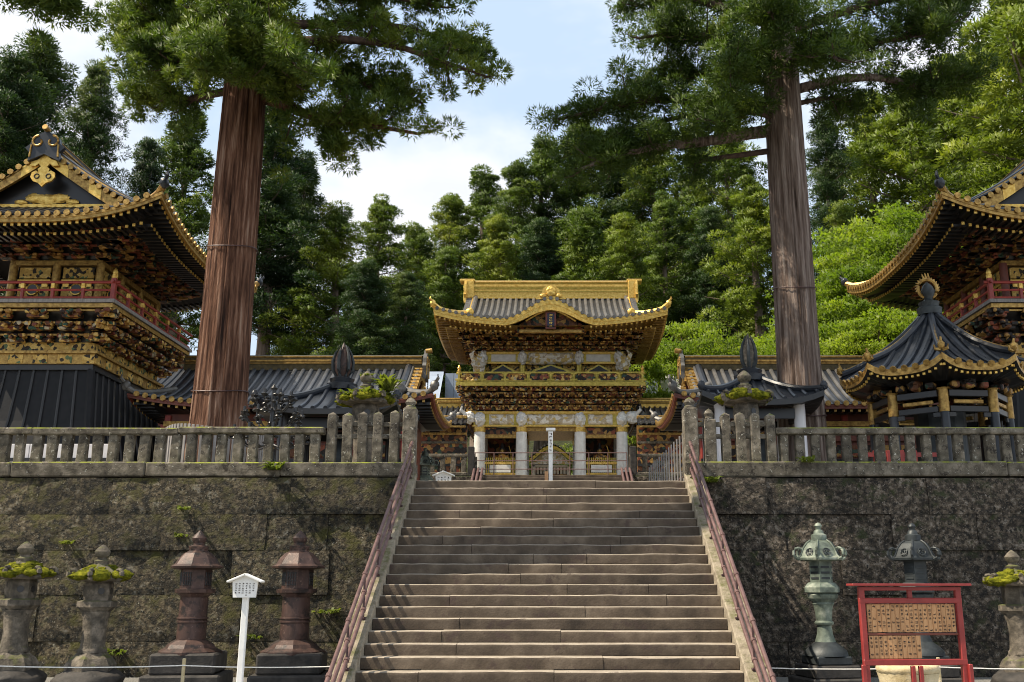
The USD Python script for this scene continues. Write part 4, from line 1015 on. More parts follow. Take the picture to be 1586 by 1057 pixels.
    for x in (-3.35, -1.40, 1.40, 3.35):
        c_ = obj('upper_column', MB().lathe([(0.16, 11.10), (0.155, 12.35)], 14, (x, -hy2, 0)).xf(T), M['gold_pale'], G, smooth=40)
        m = MB().add(*blob((x, -hy2 - 0.15, 12.62), (0.22, 0.30, 0.34), int(x * 5) + 40, 0.4, 3, 3)).tube([(x, -hy2 - 0.35, 12.55), (x + 0.03, -hy2 - 0.55, 12.42), (x, -hy2 - 0.62, 12.28)], [0.11, 0.09, 0.05], 6)
        obj('beast_head', m.xf(T), M['white'], c_, smooth=50)
    for s in (-1, 1):
        m = MB()
        for k in range(5):
            m.tube([(s * (3.4 + 0.1 * k), -hy2 - 0.2, 12.35 + 0.1 * (k % 2)), (s * (3.75 + 0.05 * k), -hy2 - 0.45, 12.5 + 0.06 * k), (s * (3.9 - 0.04 * k), -hy2 - 0.55, 12.75 + 0.04 * k)], [0.10, 0.08, 0.03], 6)
        m.add(*blob((s * 3.55, -hy2 - 0.25, 12.3), (0.35, 0.3, 0.45), 31 + s, 0.4, 3, 3))
        obj('mane_carving', lumpy(m, 0.03, 5, 2).xf(T), M['white_carving'], G, smooth=50)
    obj('upper_beam', MB().box(-3.5, 3.5, -hy2 - 0.12, -hy2 + 0.10, 12.38, 12.86).box(-3.47, -3.25, -hy2 + 0.101, hy2, 12.38, 12.86).box(3.25, 3.47, -hy2 + 0.101, hy2, 12.38, 12.86).xf(T), M['gold_pale'], G)
    for xa, xb in ((-2.95, -1.75), (1.75, 2.95)):
        obj('white_panel', MB().cbox(((xa + xb) / 2, -hy2 - 0.125, 12.62), (xb - xa, 0.03, 0.36), 0.01).xf(T), M['white'], G)
    obj('beam_moulding', MB().box(-3.6, 3.6, -hy2 - 0.17, -hy2 - 0.121, 12.82, 12.93).box(-3.55, 3.55, -hy2 - 0.16, -hy2 - 0.121, 12.32, 12.40).xf(T), M['gold'], G)
    X, Z = np.meshgrid(np.linspace(-1.15, 1.15, 46), np.linspace(12.30, 12.92, 14), indexing='ij')
    e = np.minimum(np.minimum(X + 1.15, 1.15 - X), np.minimum(Z - 12.30, 12.92 - Z) * 1.6)
    rel = np.clip(e / 0.15, 0, 1) * (0.05 + 0.2 * meshkit.fbm(np.stack([X * 4, 0 * X, Z * 8], -1), 3, 14))
    obj('dragon_panel', MB().grid(np.stack([X, -hy2 - 0.125 - rel, Z], -1)).xf(T), M['white_carving'], G, smooth=True)
    for x, w in ((-2.37, 0.62), (0, 1.0), (2.37, 0.62)):   # windows of the upper storey
        poly = [(-w, 0), (w, 0), (w, 0.5), (w * 0.75, 0.85), (w * 0.3, 1.0), (0, 1.12), (-w * 0.3, 1.0), (-w * 0.75, 0.85), (-w, 0.5)]
        fr = obj('window_frame', MB().prism([(p_ * 1.16, q * 1.08) for p_, q in poly], (x, -hy2 - 0.02, 11.12), [1, 0, 0], [0, 0, 1], 0.05).xf(T), M['gold_pale'], G)
        obj('window_leaf', MB().prism(poly, (x, -hy2 - 0.075, 11.12), [1, 0, 0], [0, 0, 1], 0.02).xf(T), M['black'], fr)
        m = MB()
        for k in range(3): m.add(*blob((x + (k - 1) * w * 0.6, -hy2 - 0.12, 11.75), (w * 0.3, 0.05, 0.16), 90 + k, 0.5, 2, 4))
        obj('window_carving', m.xf(T), M['gold_pale'], fr, smooth=40)
    brackets(G, T, 3.45, hy2 + 0.1, 12.93, 13.78, 1.15, 4, 0.56, 'frl', M['carving'], M['carving_dark'], M['gold_old'], 0.95)
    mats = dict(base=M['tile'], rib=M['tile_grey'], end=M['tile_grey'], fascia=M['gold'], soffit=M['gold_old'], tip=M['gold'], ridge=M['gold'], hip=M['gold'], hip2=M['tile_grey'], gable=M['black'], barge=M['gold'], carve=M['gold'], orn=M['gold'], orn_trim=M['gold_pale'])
    h, up, z0 = make_roof(G, T, 5.55, 4.6, 13.95, 16.35, 4.05, 0.30, 0.55, 3.0, 0.30, mats, sides='frl', c=0.42, tf=0.34, wall=(4.3, 3.2), sof_z=13.72, kara=(2.45, 0.98, 0), rr=0.085, rafter=0.24, ridge=(0.50, 0.90), disc=1.1, hipw=0.17, orn_h=0.0)
    # gilded mask tile at the head of the curved gable
    zk = 14.98
    m = MB().prism([(-0.72, 0), (-0.62, 0.22), (-0.44, 0.26), (-0.38, 0.52), (-0.2, 0.66), (0, 0.72), (0.2, 0.66), (0.38, 0.52), (0.44, 0.26), (0.62, 0.22), (0.72, 0)], (0, -4.35, zk - 0.02), [1, 0, 0], [0, 0, 1], 0.14)
    m.add(*blob((0, -4.5, zk + 0.35), (0.24, 0.12, 0.26), 4, 0.25, 3)).add(*blob((-0.36, -4.5, zk + 0.14), (0.16, 0.08, 0.12), 5, 0.3, 2)).add(*blob((0.36, -4.5, zk + 0.14), (0.16, 0.08, 0.12), 6, 0.3, 2))
    obj('mask_tile', m.xf(T), M['gold'], G, smooth=40)
    # tympanum under the curve, with the plaque
    xx = np.linspace(-1.6, 1.6, 33); zt = 13.95 + 0.98 * (0.5 + 0.5 * np.cos(PI * np.abs(xx) / 2.45)) ** 1.15 - 0.42
    g = np.array([np.stack([xx, 0 * xx - 4.15, 0 * xx + 13.40], 1), np.stack([xx, 0 * xx - 4.15, np.maximum(zt, 13.41)], 1)])
    ty = obj('tympanum', MB().grid(g).xf(T), M['carving_dark'], G)
    obj('inner_arch', MB().tube(np.stack([xx[4:-4], 0 * xx[4:-4] - 4.30, zt[4:-4] - 0.06], 1), 0.06, 7).xf(T), M['gold'], ty, smooth=40)
    obj('arch_tie', MB().cbox((0, -4.22, 13.44), (3.0, 0.16, 0.16), 0.02).xf(T), M['gold_old'], ty)
    pq = obj('plaque', MB().cbox((0, -4.42, 13.93), (0.36, 0.06, 0.74), 0.01).xf(T), M['plaque'], G)
    obj('plaque_frame', MB().box(-0.25, -0.17, -4.47, -4.39, 13.50, 14.34).box(0.17, 0.25, -4.47, -4.39, 13.50, 14.34).box(-0.169, 0.169, -4.47, -4.39, 14.27, 14.34).box(-0.169, 0.169, -4.47, -4.39, 13.50, 13.57).xf(T), M['red_brown'], pq)
    ink = MB(); r = np.random.default_rng(3)
    for j in range(5): strokes(ink, np.array([0, -4.456, 14.19 - j * 0.135]), np.array([1.0, 0, 0]), np.array([0, 0, 1.0]), 0.17, 0.11, r, 0.006, 5)
    obj('plaque_writing', ink.xf(T), M['gold'], pq, kind='stuff')
great_gate()

def statue(label, x, y, z):
    s = thing('seated_statue', label, 'statue', (x, y, z))
    c = np.array([x, y, z])
    obj('plinth', MB().cbox(c + [0, 0, 0.3], (0.95, 0.7, 0.6), 0.03), M['gold_old'], s)
    m = MB().lathe([(0.46, 0.6), (0.50, 0.75), (0.40, 0.92), (0.26, 1.1), (0.25, 1.32), (0.20, 1.42), (0.08, 1.47)], 14, c, 0, 0.75)
    for k in (-1, 1):
        m.tube([c + [k * 0.22, 0, 1.36], c + [k * 0.36, -0.05, 1.1], c + [k * 0.20, -0.28, 0.98]], [0.11, 0.12, 0.08], 8)
        m.add(*blob(c + [k * 0.30, -0.2, 0.78], (0.22, 0.24, 0.12), 4, 0.15, 2))
    obj('robed_body', m, M['statue'], s, smooth=45)
    m = MB().add(*blob(c + [0, -0.03, 1.6], (0.115, 0.13, 0.15), 2, 0.06, 3)).add(*blob(c + [0, -0.16, 1.59], (0.025, 0.035, 0.035), 2, 0.0, 1))
    hd = obj('head', m, M['gold_old'], s, smooth=True)
    obj('hat', MB().lathe([(0.13, 1.68), (0.14, 1.74), (0.09, 1.80), (0.07, 2.0), (0, 2.02)], 10, c), M['black'], hd, smooth=40)
    obj('bow', MB().tube([c + [0.34, -0.2, 0.75 + t] + np.array([0.12 * math.sin(t * PI / 1.1), 0, 0]) for t in np.linspace(0, 1.1, 9)], 0.018, 6), M['gold'], s)
statue('gilded seated figure in the left niche of the great gate', -2.45, 48.25, 6.452)
statue('gilded seated figure in the right niche of the great gate', 2.33, 48.25, 6.452)

# thin barrier in front of the gate
br = thing('barrier_rail', 'thin reddish barrier railing across the foot of the great gate', 'railing')
for z in (6.95, 7.35, 7.72):
    obj('rail', MB().tube([(-3.6, 46.2, z), (3.5, 46.2, z)], 0.022, 6), M['rail'], br)
for x in np.linspace(-3.6, 3.5, 9):
    obj('post', MB().tube([(x, 46.2, TERR), (x, 46.2, 7.74)], 0.026, 6), M['rail'], br)

# the inner white gate seen through the passage
KG = thing('inner_gate', 'small white gate with a curved black roof seen through the great gate', 'temple gate', (-0.05, 59.5, TERR))
T = TF(-0.05, 59.5)
for x in (-1.05, 1.05):
    obj('column', MB().cbox((x, 0, TERR + 1.4), (0.16, 0.16, 2.8), 0.01).xf(T), M['white'], KG)
for s in (-1, 1):
    d_ = obj('door_leaf', MB().box(min(s * 0.03, s * 0.97), max(s * 0.03, s * 0.97), 0.05, 0.11, TERR, 8.75).xf(T), M['white'], KG)
    m = MB()
    for z in (6.6, 7.1, 7.6, 8.1): m.box(min(s * 0.06, s * 0.94), max(s * 0.06, s * 0.94), 0.02, 0.048, z, z + 0.09)
    for u in np.linspace(0.1, 0.9, 5): m.box(s * u - 0.03, s * u + 0.03, 0.03, 0.049, 7.2, 8.6)
    obj('lattice', m.xf(T), M['carving_dark'], d_)
u = np.linspace(-1.75, 1.75, 31); kz = 8.95 + 0.95 * (0.5 + 0.5 * np.cos(PI * np.abs(u) / 1.75))
g = np.array([np.stack([u, 0 * u + y, kz], 1) for y in (-0.8, 0.8)])
kr = obj('roof', MB().grid(g).grid((g - [0, 0, 0.12])[::-1]).xf(T), M['tile'], KG, smooth=True)
for k in range(-8, 9):
    x = k * 0.2; z = 8.95 + 0.95 * (0.5 + 0.5 * math.cos(PI * abs(x) / 1.75)) + 0.02
    obj('tile_row', MB().tube([(x, -0.84, z), (x, 0.84, z)], 0.06, 7).xf(T), M['tile_grey'], kr, smooth=40)
obj('curved_bargeboard', MB().grid(np.array([np.stack([u, 0 * u - 0.82, kz - 0.08], 1), np.stack([u, 0 * u - 0.82, kz - 0.30], 1)])[::-1]).xf(T), M['gold_pale'], KG)
obj('tympanum', MB().grid(np.array([np.stack([u[3:-3] * 0.9, 0 * u[3:-3] - 0.6, kz[3:-3] - 0.28], 1), np.stack([u[3:-3] * 0.9, 0 * u[3:-3] - 0.6, 0 * u[3:-3] + 8.72], 1)])[::-1]).xf(T), M['white_carving'], KG)

# ------------------------------------------------------------------ the two flanking towers (drum and bell)
def tower(sign, label):
    cx, cy = sign * 14.8, 30.3
    t = thing('tower', label, 'tower', (cx, cy, COURT))
    T = TF(cx, cy, 0, 1)
    inner = 'l' if sign > 0 else 'r'
    sd = 'f' + inner
    hx, hy = 1.42, 2.3
    obj('stone_base', MB().box(-2.7, 2.7, -3.5, 3.5, COURT - 0.05, 4.25).xf(T), M['granite'], t)
    # flared board skirt
    prof = [(4.25, 0.62), (5.2, 0.36), (6.2, 0.17), (7.2, 0.06), (7.72, 0.02)]
    g = np.array([[(-hx - o, -hy - o, z), (hx + o, -hy - o, z), (hx + o, hy + o, z), (-hx - o, hy + o, z), (-hx - o, -hy - o, z)] for z, o in prof])
    sk = obj('flared_skirt', MB().grid(g[:, ::-1][:, ::-1]).xf(T), M['skirt'], t)
    pz = np.array([p[0] for p in prof]); po = np.array([p[1] for p in prof])
    for side in sd:
        L = hx if side == 'f' else hy
        nn = int(2 * L / 0.36)
        for i in range(nn + 1):
            f_ = -1 + 2 * i / nn
            if side == 'f': pts = np.stack([f_ * (hx + po), -(hy + po) - 0.01, pz], 1)
            else: s = 1 if side == 'r' else -1; pts = np.stack([s * (hx + po + 0.01), f_ * (hy + po), pz], 1)
            w = 0.10 if i in (0, nn) else 0.042
            obj('batten', MB().tube(pts, w, 6).xf(T), M['black'] if i not in (0, nn) else M['skirt'], sk, smooth=40)
    obj('waist_plate', MB().box(-hx - 0.10, hx + 0.10, -hy - 0.10, hy + 0.10, 7.70, 7.86).xf(T), M['black'], t)
    wb = obj('waist_beam', MB().box(-hx - 0.16, hx + 0.16, -hy - 0.16, hy + 0.16, 7.862, 8.16).xf(T), M['gold_old'], t)
    for side in sd:
        L = hx if side == 'f' else hy
        for u in np.linspace(-L, L, 5 if side == 'f' else 7):
            m = MB()
            if side == 'f': m.cbox((u, -hy - 0.165, 8.01), (0.42, 0.02, 0.26), 0.008)
            else: s = 1 if side == 'r' else -1; m.cbox((s * (hx + 0.165), u, 8.01), (0.02, 0.42, 0.26), 0.008)
            obj('gilt_fitting', m.xf(T), M['carving_gold'], wb)
    obj('waist_cornice', MB().box(-hx - 0.24, hx + 0.24, -hy - 0.24, hy + 0.24, 8.162, 8.24).xf(T), M['gold_old'], t)
    obj('frieze', MB().box(-hx - 0.05, hx + 0.05, -hy - 0.05, hy + 0.05, 8.242, 8.52).xf(T), M['carving_gold'], t)
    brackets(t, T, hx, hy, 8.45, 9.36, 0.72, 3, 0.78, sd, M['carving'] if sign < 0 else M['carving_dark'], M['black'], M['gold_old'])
    fx, fy = hx + 0.80, hy + 0.80
    obj('balcony_floor', MB().box(-fx, fx, -fy, fy, 9.38, 9.50).xf(T), M['gold_old'], t)
    obj('balcony_edge', MB().box(-fx - 0.05, fx + 0.05, -fy - 0.05, fy + 0.05, 9.52, 9.62).xf(T), M['slat'], t)
    railing(t, T, fx - 0.04, fy - 0.04, 9.62, 0.52, M['red'], M['gold'], sd, posts=0.95)
    ux, uy = 1.30, 2.15
    wall_box(t, T, ux - 0.10, uy - 0.10, 9.5, 12.0, M['black'], 'upper_wall')
    for side in sd:
        L = ux if side == 'f' else uy
        cols = np.linspace(-L, L, 3 if side == 'f' else 4)
        for i, u in enumerate(cols):
            p_ = (u, -uy) if side == 'f' else ((1 if side == 'r' else -1) * ux, u)
            if side != 'f' and i in (0,): continue
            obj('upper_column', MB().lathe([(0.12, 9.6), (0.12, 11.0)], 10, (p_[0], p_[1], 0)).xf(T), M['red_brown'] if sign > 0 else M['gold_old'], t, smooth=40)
        for u0, u1 in zip(cols[:-1], cols[1:]):
            c_ = (u0 + u1) / 2; w = (u1 - u0) * 0.72
            def face(mb, du, z, s1, s2, dep):
                if side == 'f': mb.cbox((c_ + du, -uy + 0.04 - dep, z), (s1, 0.06, s2), 0.01)
                else: s = 1 if side == 'r' else -1; mb.cbox((s * (ux - 0.04 + dep), c_ + du, z), (0.06, s1, s2), 0.01)
            m = MB(); face(m, 0, 10.72, w, 0.34, 0); face(m, 0, 10.05, w, 0.50, 0.0)
            pn = obj('carved_panel', m.xf(T), M['carving_gold'], t)
            m = MB(); face(m, 0, 10.46, w * 1.05, 0.10, 0.03); face(m, -w * 0.36, 10.33, w * 0.2, 0.12, 0.03); face(m, w * 0.36, 10.33, w * 0.2, 0.12, 0.03)
            obj('panel_frame', m.xf(T), M['gold'], pn)
            q0 = (c_, -uy - 0.0) if side == 'f' else ((1 if side == 'r' else -1) * (ux + 0.0), c_)
            d_ = np.array([0, -1.0, 0]) if side == 'f' else np.array([1.0 if side == 'r' else -1.0, 0, 0])
            e0 = np.array([q0[0], q0[1], 10.20])
            obj('round_window', MB().tube([e0, e0 + d_ * 0.03], 0.15, 14).xf(T), M['black'], pn)
            obj('window_ring', MB().tube([e0 + d_ * 0.03 + (np.array([d_[1], d_[0], 0]) * math.cos(a_) + np.array([0, 0, 1]) * math.sin(a_)) * 0.17 for a_ in np.linspace(0, 2 * PI, 15)], 0.025, 5).xf(T), M['gold'], pn)
    obj('head_beam', MB().box(-ux - 0.08, ux + 0.08, -uy - 0.08, uy + 0.08, 10.93, 11.08).xf(T), M['gold_old'], t)
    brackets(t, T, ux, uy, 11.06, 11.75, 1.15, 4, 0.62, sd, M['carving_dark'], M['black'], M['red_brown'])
    TR = TF(cx, cy, PI / 2)
    mats = dict(base=M['tile'], rib=M['tile'], end=M['gold_old'], fascia=M['gold_old'], soffit=M['black'], tip=M['gold'], ridge=M['tile'], hip=M['gold_old'], hip2=M['tile'], gable=M['black'], barge=M['gold_old'], carve=M['gold'], orn=M['tile'], orn_trim=M['gold_old'])
    # local x runs along world y: front is local -x, local y = -world x
    side_map = {-1: 'lf', 1: 'lk'}   # inner side: for the left tower world +x is local -y
    make_roof(t, TR, 4.55, 3.92, 11.62, 14.05, 3.15, 0.38, 0.72, 2.6, 0.27, mats, sides=side_map[sign], c=0.22, tf=0.20, wall=(3.1, 2.5), sof_z=11.72, rr=0.07, rafter=0.20, ridge=(0.40, 0.42), gsides=(-1,), disc=1.3, hipw=0.12)
    return t
tower(-1, 'tall left tower with gilded gable, red balcony rail and black flared skirt')
tower(1, 'tall shaded right tower whose curved eaves enter from the right edge')

# ------------------------------------------------------------------ long roofed buildings beside the court
def hall(name, label, cx, cy, a, b, zbase, ze, zr, xg, sign, rib_mat, cat='hall', U=0.35, wall_mat=None, rib=0.27, inner_gable=True, ridge_mat=None):
    hl = thing(name, label, cat, (cx, cy, zbase))
    T = TF(cx, cy)
    wall_box(hl, T, a - 0.9, b - 0.9, zbase, ze - 0.15, wall_mat or M['red_brown'])
    for x in np.linspace(-a + 0.95, a - 0.95, 6):
        obj('post', MB().cbox((x, -b + 0.9, (zbase + ze) / 2 - 0.1), (0.18, 0.16, ze - zbase - 0.2), 0.01).xf(T), M['red'] if wall_mat is None else M['black'], hl)
    for z, mt in ((ze - 0.55, M['gold_old']), (ze - 1.0, M['red_brown']), (ze - 1.7, M['black'])):
        obj('wall_beam', MB().box(-a + 0.85, a - 0.85, -b + 0.78, -b + 0.86, z, z + 0.16).xf(T), mt, hl)
    for x0, x1 in zip(np.linspace(-a + 0.95, a - 0.95, 6)[:-1], np.linspace(-a + 0.95, a - 0.95, 6)[1:]):
        obj('carved_panel', MB().cbox(((x0 + x1) / 2, -b + 0.87, ze - 0.72), (x1 - x0 - 0.3, 0.05, 0.28), 0.01).xf(T), M['carving_dark'], hl)
        obj('carved_panel', MB().cbox(((x0 + x1) / 2, -b + 0.87, ze - 1.30), (x1 - x0 - 0.3, 0.05, 0.36), 0.01).xf(T), M['carving_dark'], hl)
    mats = dict(base=M['tile'], rib=rib_mat, end=M['gold_old'], fascia=M['red_brown'], soffit=M['black'], tip=M['gold_old'], ridge=ridge_mat or M['brass_dull'], hip=M['tile_grey'], hip2=M['tile'], gable=M['black'], barge=M['red_brown'], carve=M['gold_old'], orn=M['tile_grey'], orn_trim=M['gold_old'])
    inner = 'l' if sign > 0 else 'r'
    make_roof(hl, T, a, b, ze, zr, xg, 0.35, U, 3.0, rib, mats, sides='f' + inner, c=0.25, tf=0.14, wall=(a - 0.9, b - 0.9), rr=0.07, rafter=0.24, ridge=(0.30, 0.42), gsides=(-sign,), ends=True, rafter_tiers=1)
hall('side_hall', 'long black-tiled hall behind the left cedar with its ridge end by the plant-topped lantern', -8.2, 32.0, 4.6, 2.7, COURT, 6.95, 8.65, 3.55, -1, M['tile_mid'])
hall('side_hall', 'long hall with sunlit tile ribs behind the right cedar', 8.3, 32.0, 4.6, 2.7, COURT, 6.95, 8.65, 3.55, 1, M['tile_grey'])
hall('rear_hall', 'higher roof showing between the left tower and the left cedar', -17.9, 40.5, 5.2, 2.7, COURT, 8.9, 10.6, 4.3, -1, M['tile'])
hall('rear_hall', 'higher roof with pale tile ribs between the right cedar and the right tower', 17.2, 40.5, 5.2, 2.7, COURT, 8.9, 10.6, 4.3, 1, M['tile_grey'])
hall('corridor', 'dark tiled corridor wing joined to the left side of the great gate', -9.3, 50.2, 5.2, 2.0, TERR, 9.55, 10.65, 4.8, -1, M['tile'], 'corridor', 0.08, M['carving_dark'], 0.28, ridge_mat=M['gold'])
hall('corridor', 'dark tiled corridor wing joined to the right side of the great gate', 9.2, 50.2, 5.2, 2.0, TERR, 9.55, 10.65, 4.8, 1, M['tile'], 'corridor', 0.08, M['carving_dark'], 0.28, ridge_mat=M['gold'])

# lower pent roofs along the terrace wall beside the gate
for s, lab in ((-1, 'low tiled wall roof left of the gate columns'), (1, 'low tiled wall roof right of the gate columns')):
    pr = thing('roofed_wall', lab, 'roofed wall', (s * 6.4, 45.6, TERR))
    x0, x1 = sorted((s * 3.95, s * 10.0))
    obj('wall', MB().box(x0, x1, 45.5, 45.8, TERR, 8.9), M['carving_dark'], pr)
    obj('ridge', MB().cbox(((x0 + x1) / 2, 45.65, 9.30), (x1 - x0, 0.22, 0.16), 0.03), M['gold_old'], pr)
    g = np.array([[(x0, 45.65, 9.24), (x1, 45.65, 9.24)], [(x0, 44.75, 8.88), (x1, 44.75, 8.88)]])
    rf_ = obj('roof', MB().grid(g).grid((g - [0, 0, 0.08])[::-1]), M['tile'], pr)
    for x in np.arange(x0 + 0.12, x1, 0.26):
        obj('tile_row', MB().tube([(x, 45.6, 9.25), (x, 44.72, 8.90)], 0.06, 6), M['tile'], rf_, smooth=40)
        obj('end_tile', MB().tube([(x, 44.73, 8.90), (x, 44.69, 8.885)], 0.07, 8), M['tile_grey'], rf_)
    obj('eave_board', MB().box(x0, x1, 44.76, 44.84, 8.70, 8.79), M['gold_old'], pr)
    for z, mt in ((8.45, M['gold_old']), (8.05, M['fence']), (7.0, M['black'])):
        obj('wall_rail', MB().box(x0, x1, 45.42, 45.498, z, z + 0.10), mt, pr)

# temporary sheeted roofs beside the gate
for s, mt, lab in ((-1, M['sheet_blue'], 'blue-grey sheeted roof slope standing left of the great gate'), (1, M['sheet_white'], 'pale sheeted roof slope standing right of the great gate')):
    sh = thing('sheeted_roof', lab, 'temporary roof', (s * 7, 54, TERR))
    pts = [P(650, 577, 56), P(689, 577, 56), P(677, 640, 53.6), P(650, 700, 53.6)] if s < 0 else [P(1058, 579, 56), P(1019, 579, 56), P(1034, 660, 53.6), P(1058, 700, 53.6)]
    pts = np.array(pts)
    a_, b_, c_, d_ = pts
    a_ = a_ + (a_ - b_) * 2.2; d_ = d_ + (d_ - c_) * 2.2
    for i in range(5):
        f0, f1 = i / 5, (i + 1) / 5 - 0.012
        q = [a_ + (b_ - a_) * f0, a_ + (b_ - a_) * f1, d_ + (c_ - d_) * f1, d_ + (c_ - d_) * f0]
        q = np.array(q); n_ = np.cross(q[1] - q[0], q[3] - q[0]); n_ /= np.linalg.norm(n_)
        m = MB().add(np.vstack([q, q - n_ * 0.06]), [(0, 1, 2, 3), (7, 6, 5, 4), (0, 4, 5, 1), (1, 5, 6, 2), (2, 6, 7, 3), (3, 7, 4, 0)])
        obj('sheet', m, mt, sh)
    e0, e1 = (P(690, 579, 56.1), P(716, 612, 56.1)) if s < 0 else (P(1018, 579, 56.1), P(992, 612, 56.1))
    x0, x1 = sorted((e0[0], e1[0]))
    for xa, xb in zip(np.linspace(x0, x1, 3)[:-1], np.linspace(x0, x1, 3)[1:]):
        obj('wall_sheet', MB().box(xa + 0.01, xb - 0.01, 56.0, 56.06, 9.5, e0[2]), M['sheet_blue'] if s < 0 else M['sheet_blue'], sh)
    for u in (0.25, 0.75):
        q = d_ + (c_ - d_) * u
        obj('scaffold_post', MB().tube([(q[0], q[1], TERR), (q[0], q[1], q[2] - 0.05)], 0.05, 8), M['slat'], sh)

# ------------------------------------------------------------------ second terrace: wall, fence, stairs with red rails
for s, lab in ((-1, 'second terrace wall left of the gate stairs'), (1, 'second terrace wall right of the gate stairs')):
    w2 = thing('terrace_wall', lab, 'stone wall', (s * 6, 39, COURT))
    x0, x1 = sorted((s * 3.05, s * 12.5)); r = np.random.default_rng(60 + s)
    for i in range(4):
        z0_, z1_ = COURT + i * 0.5625, COURT + (i + 1) * 0.5625
        xs_ = np.linspace(x0, x1, 8)
        for xa, xb in zip(xs_[:-1], xs_[1:]):
            obj('wall_stone', MB().cbox(((xa + xb) / 2, 39.0, (z0_ + z1_) / 2), (xb - xa - 0.01, 0.4, z1_ - z0_ - 0.01), 0.03, jit=0.01, rng=r), M['wall_dark'], w2)
    f2 = thing('terrace_fence', ('far stone fence on the second terrace left of the gate stairs' if s < 0 else 'far stone fence on the second terrace right of the gate stairs'), 'stone fence', (s * 6, 39, TERR))
    obj('top_rail', MB().cbox(((x0 + x1) / 2, 39.05, 6.66), (abs(x1 - x0), 0.2, 0.12), 0.02), M['fence'], f2)
    obj('base_stone', MB().cbox(((x0 + x1) / 2, 39.05, 5.92), (abs(x1 - x0), 0.34, 0.14), 0.02), M['fence'], f2)
    for x in np.arange(x0 + 0.2, x1, 0.42):
        obj('baluster', MB().cbox((x, 39.05, 6.29), (0.20, 0.16, 0.62), 0.015, jit=0.005, rng=r), M['fence'], f2)
    px_ = s * 3.2
    obj('pillar', MB().cbox((px_, 39.0, 6.45), (0.26, 0.26, 1.1), 0.02), M['black_stone'], f2)
s2 = meta(thing('gate_stairs', 'second flight of steps leading up to the great gate', 'stairs', (0, 37, COURT)), kind='structure')
for k in range(16):
    obj('step_stone', MB().cbox((-0.06, 34.5 + k * 0.28 + 0.2, COURT + (k + 0.5) * 0.1406), (5.6, 0.4, 0.16), 0.012), M['step'], s2)
for s, lab in ((-1, 'distant red-barred handrail left of the gate stairs'), (1, 'distant red-barred handrail right of the gate stairs')):
    hr = thing('far_handrail', lab, 'handrail', (s * 2.9, 37, COURT))
    for k, dx in enumerate((-0.16, 0.0, 0.16)):
        obj('rail_bar', MB().tube([(s * 2.9 + dx, 34.5, 3.85), (s * 2.9 + dx, 39.0, 6.15)], 0.05, 8), M['rail'], hr, smooth=40)
    for y in (34.7, 37, 38.9):
        obj('rail_post', MB().cbox((s * 2.9, y, 3.5 + (y - 34.5) * 0.5 + 0.1), (0.4, 0.08, 0.4), 0.01), M['rail_dark'], hr)
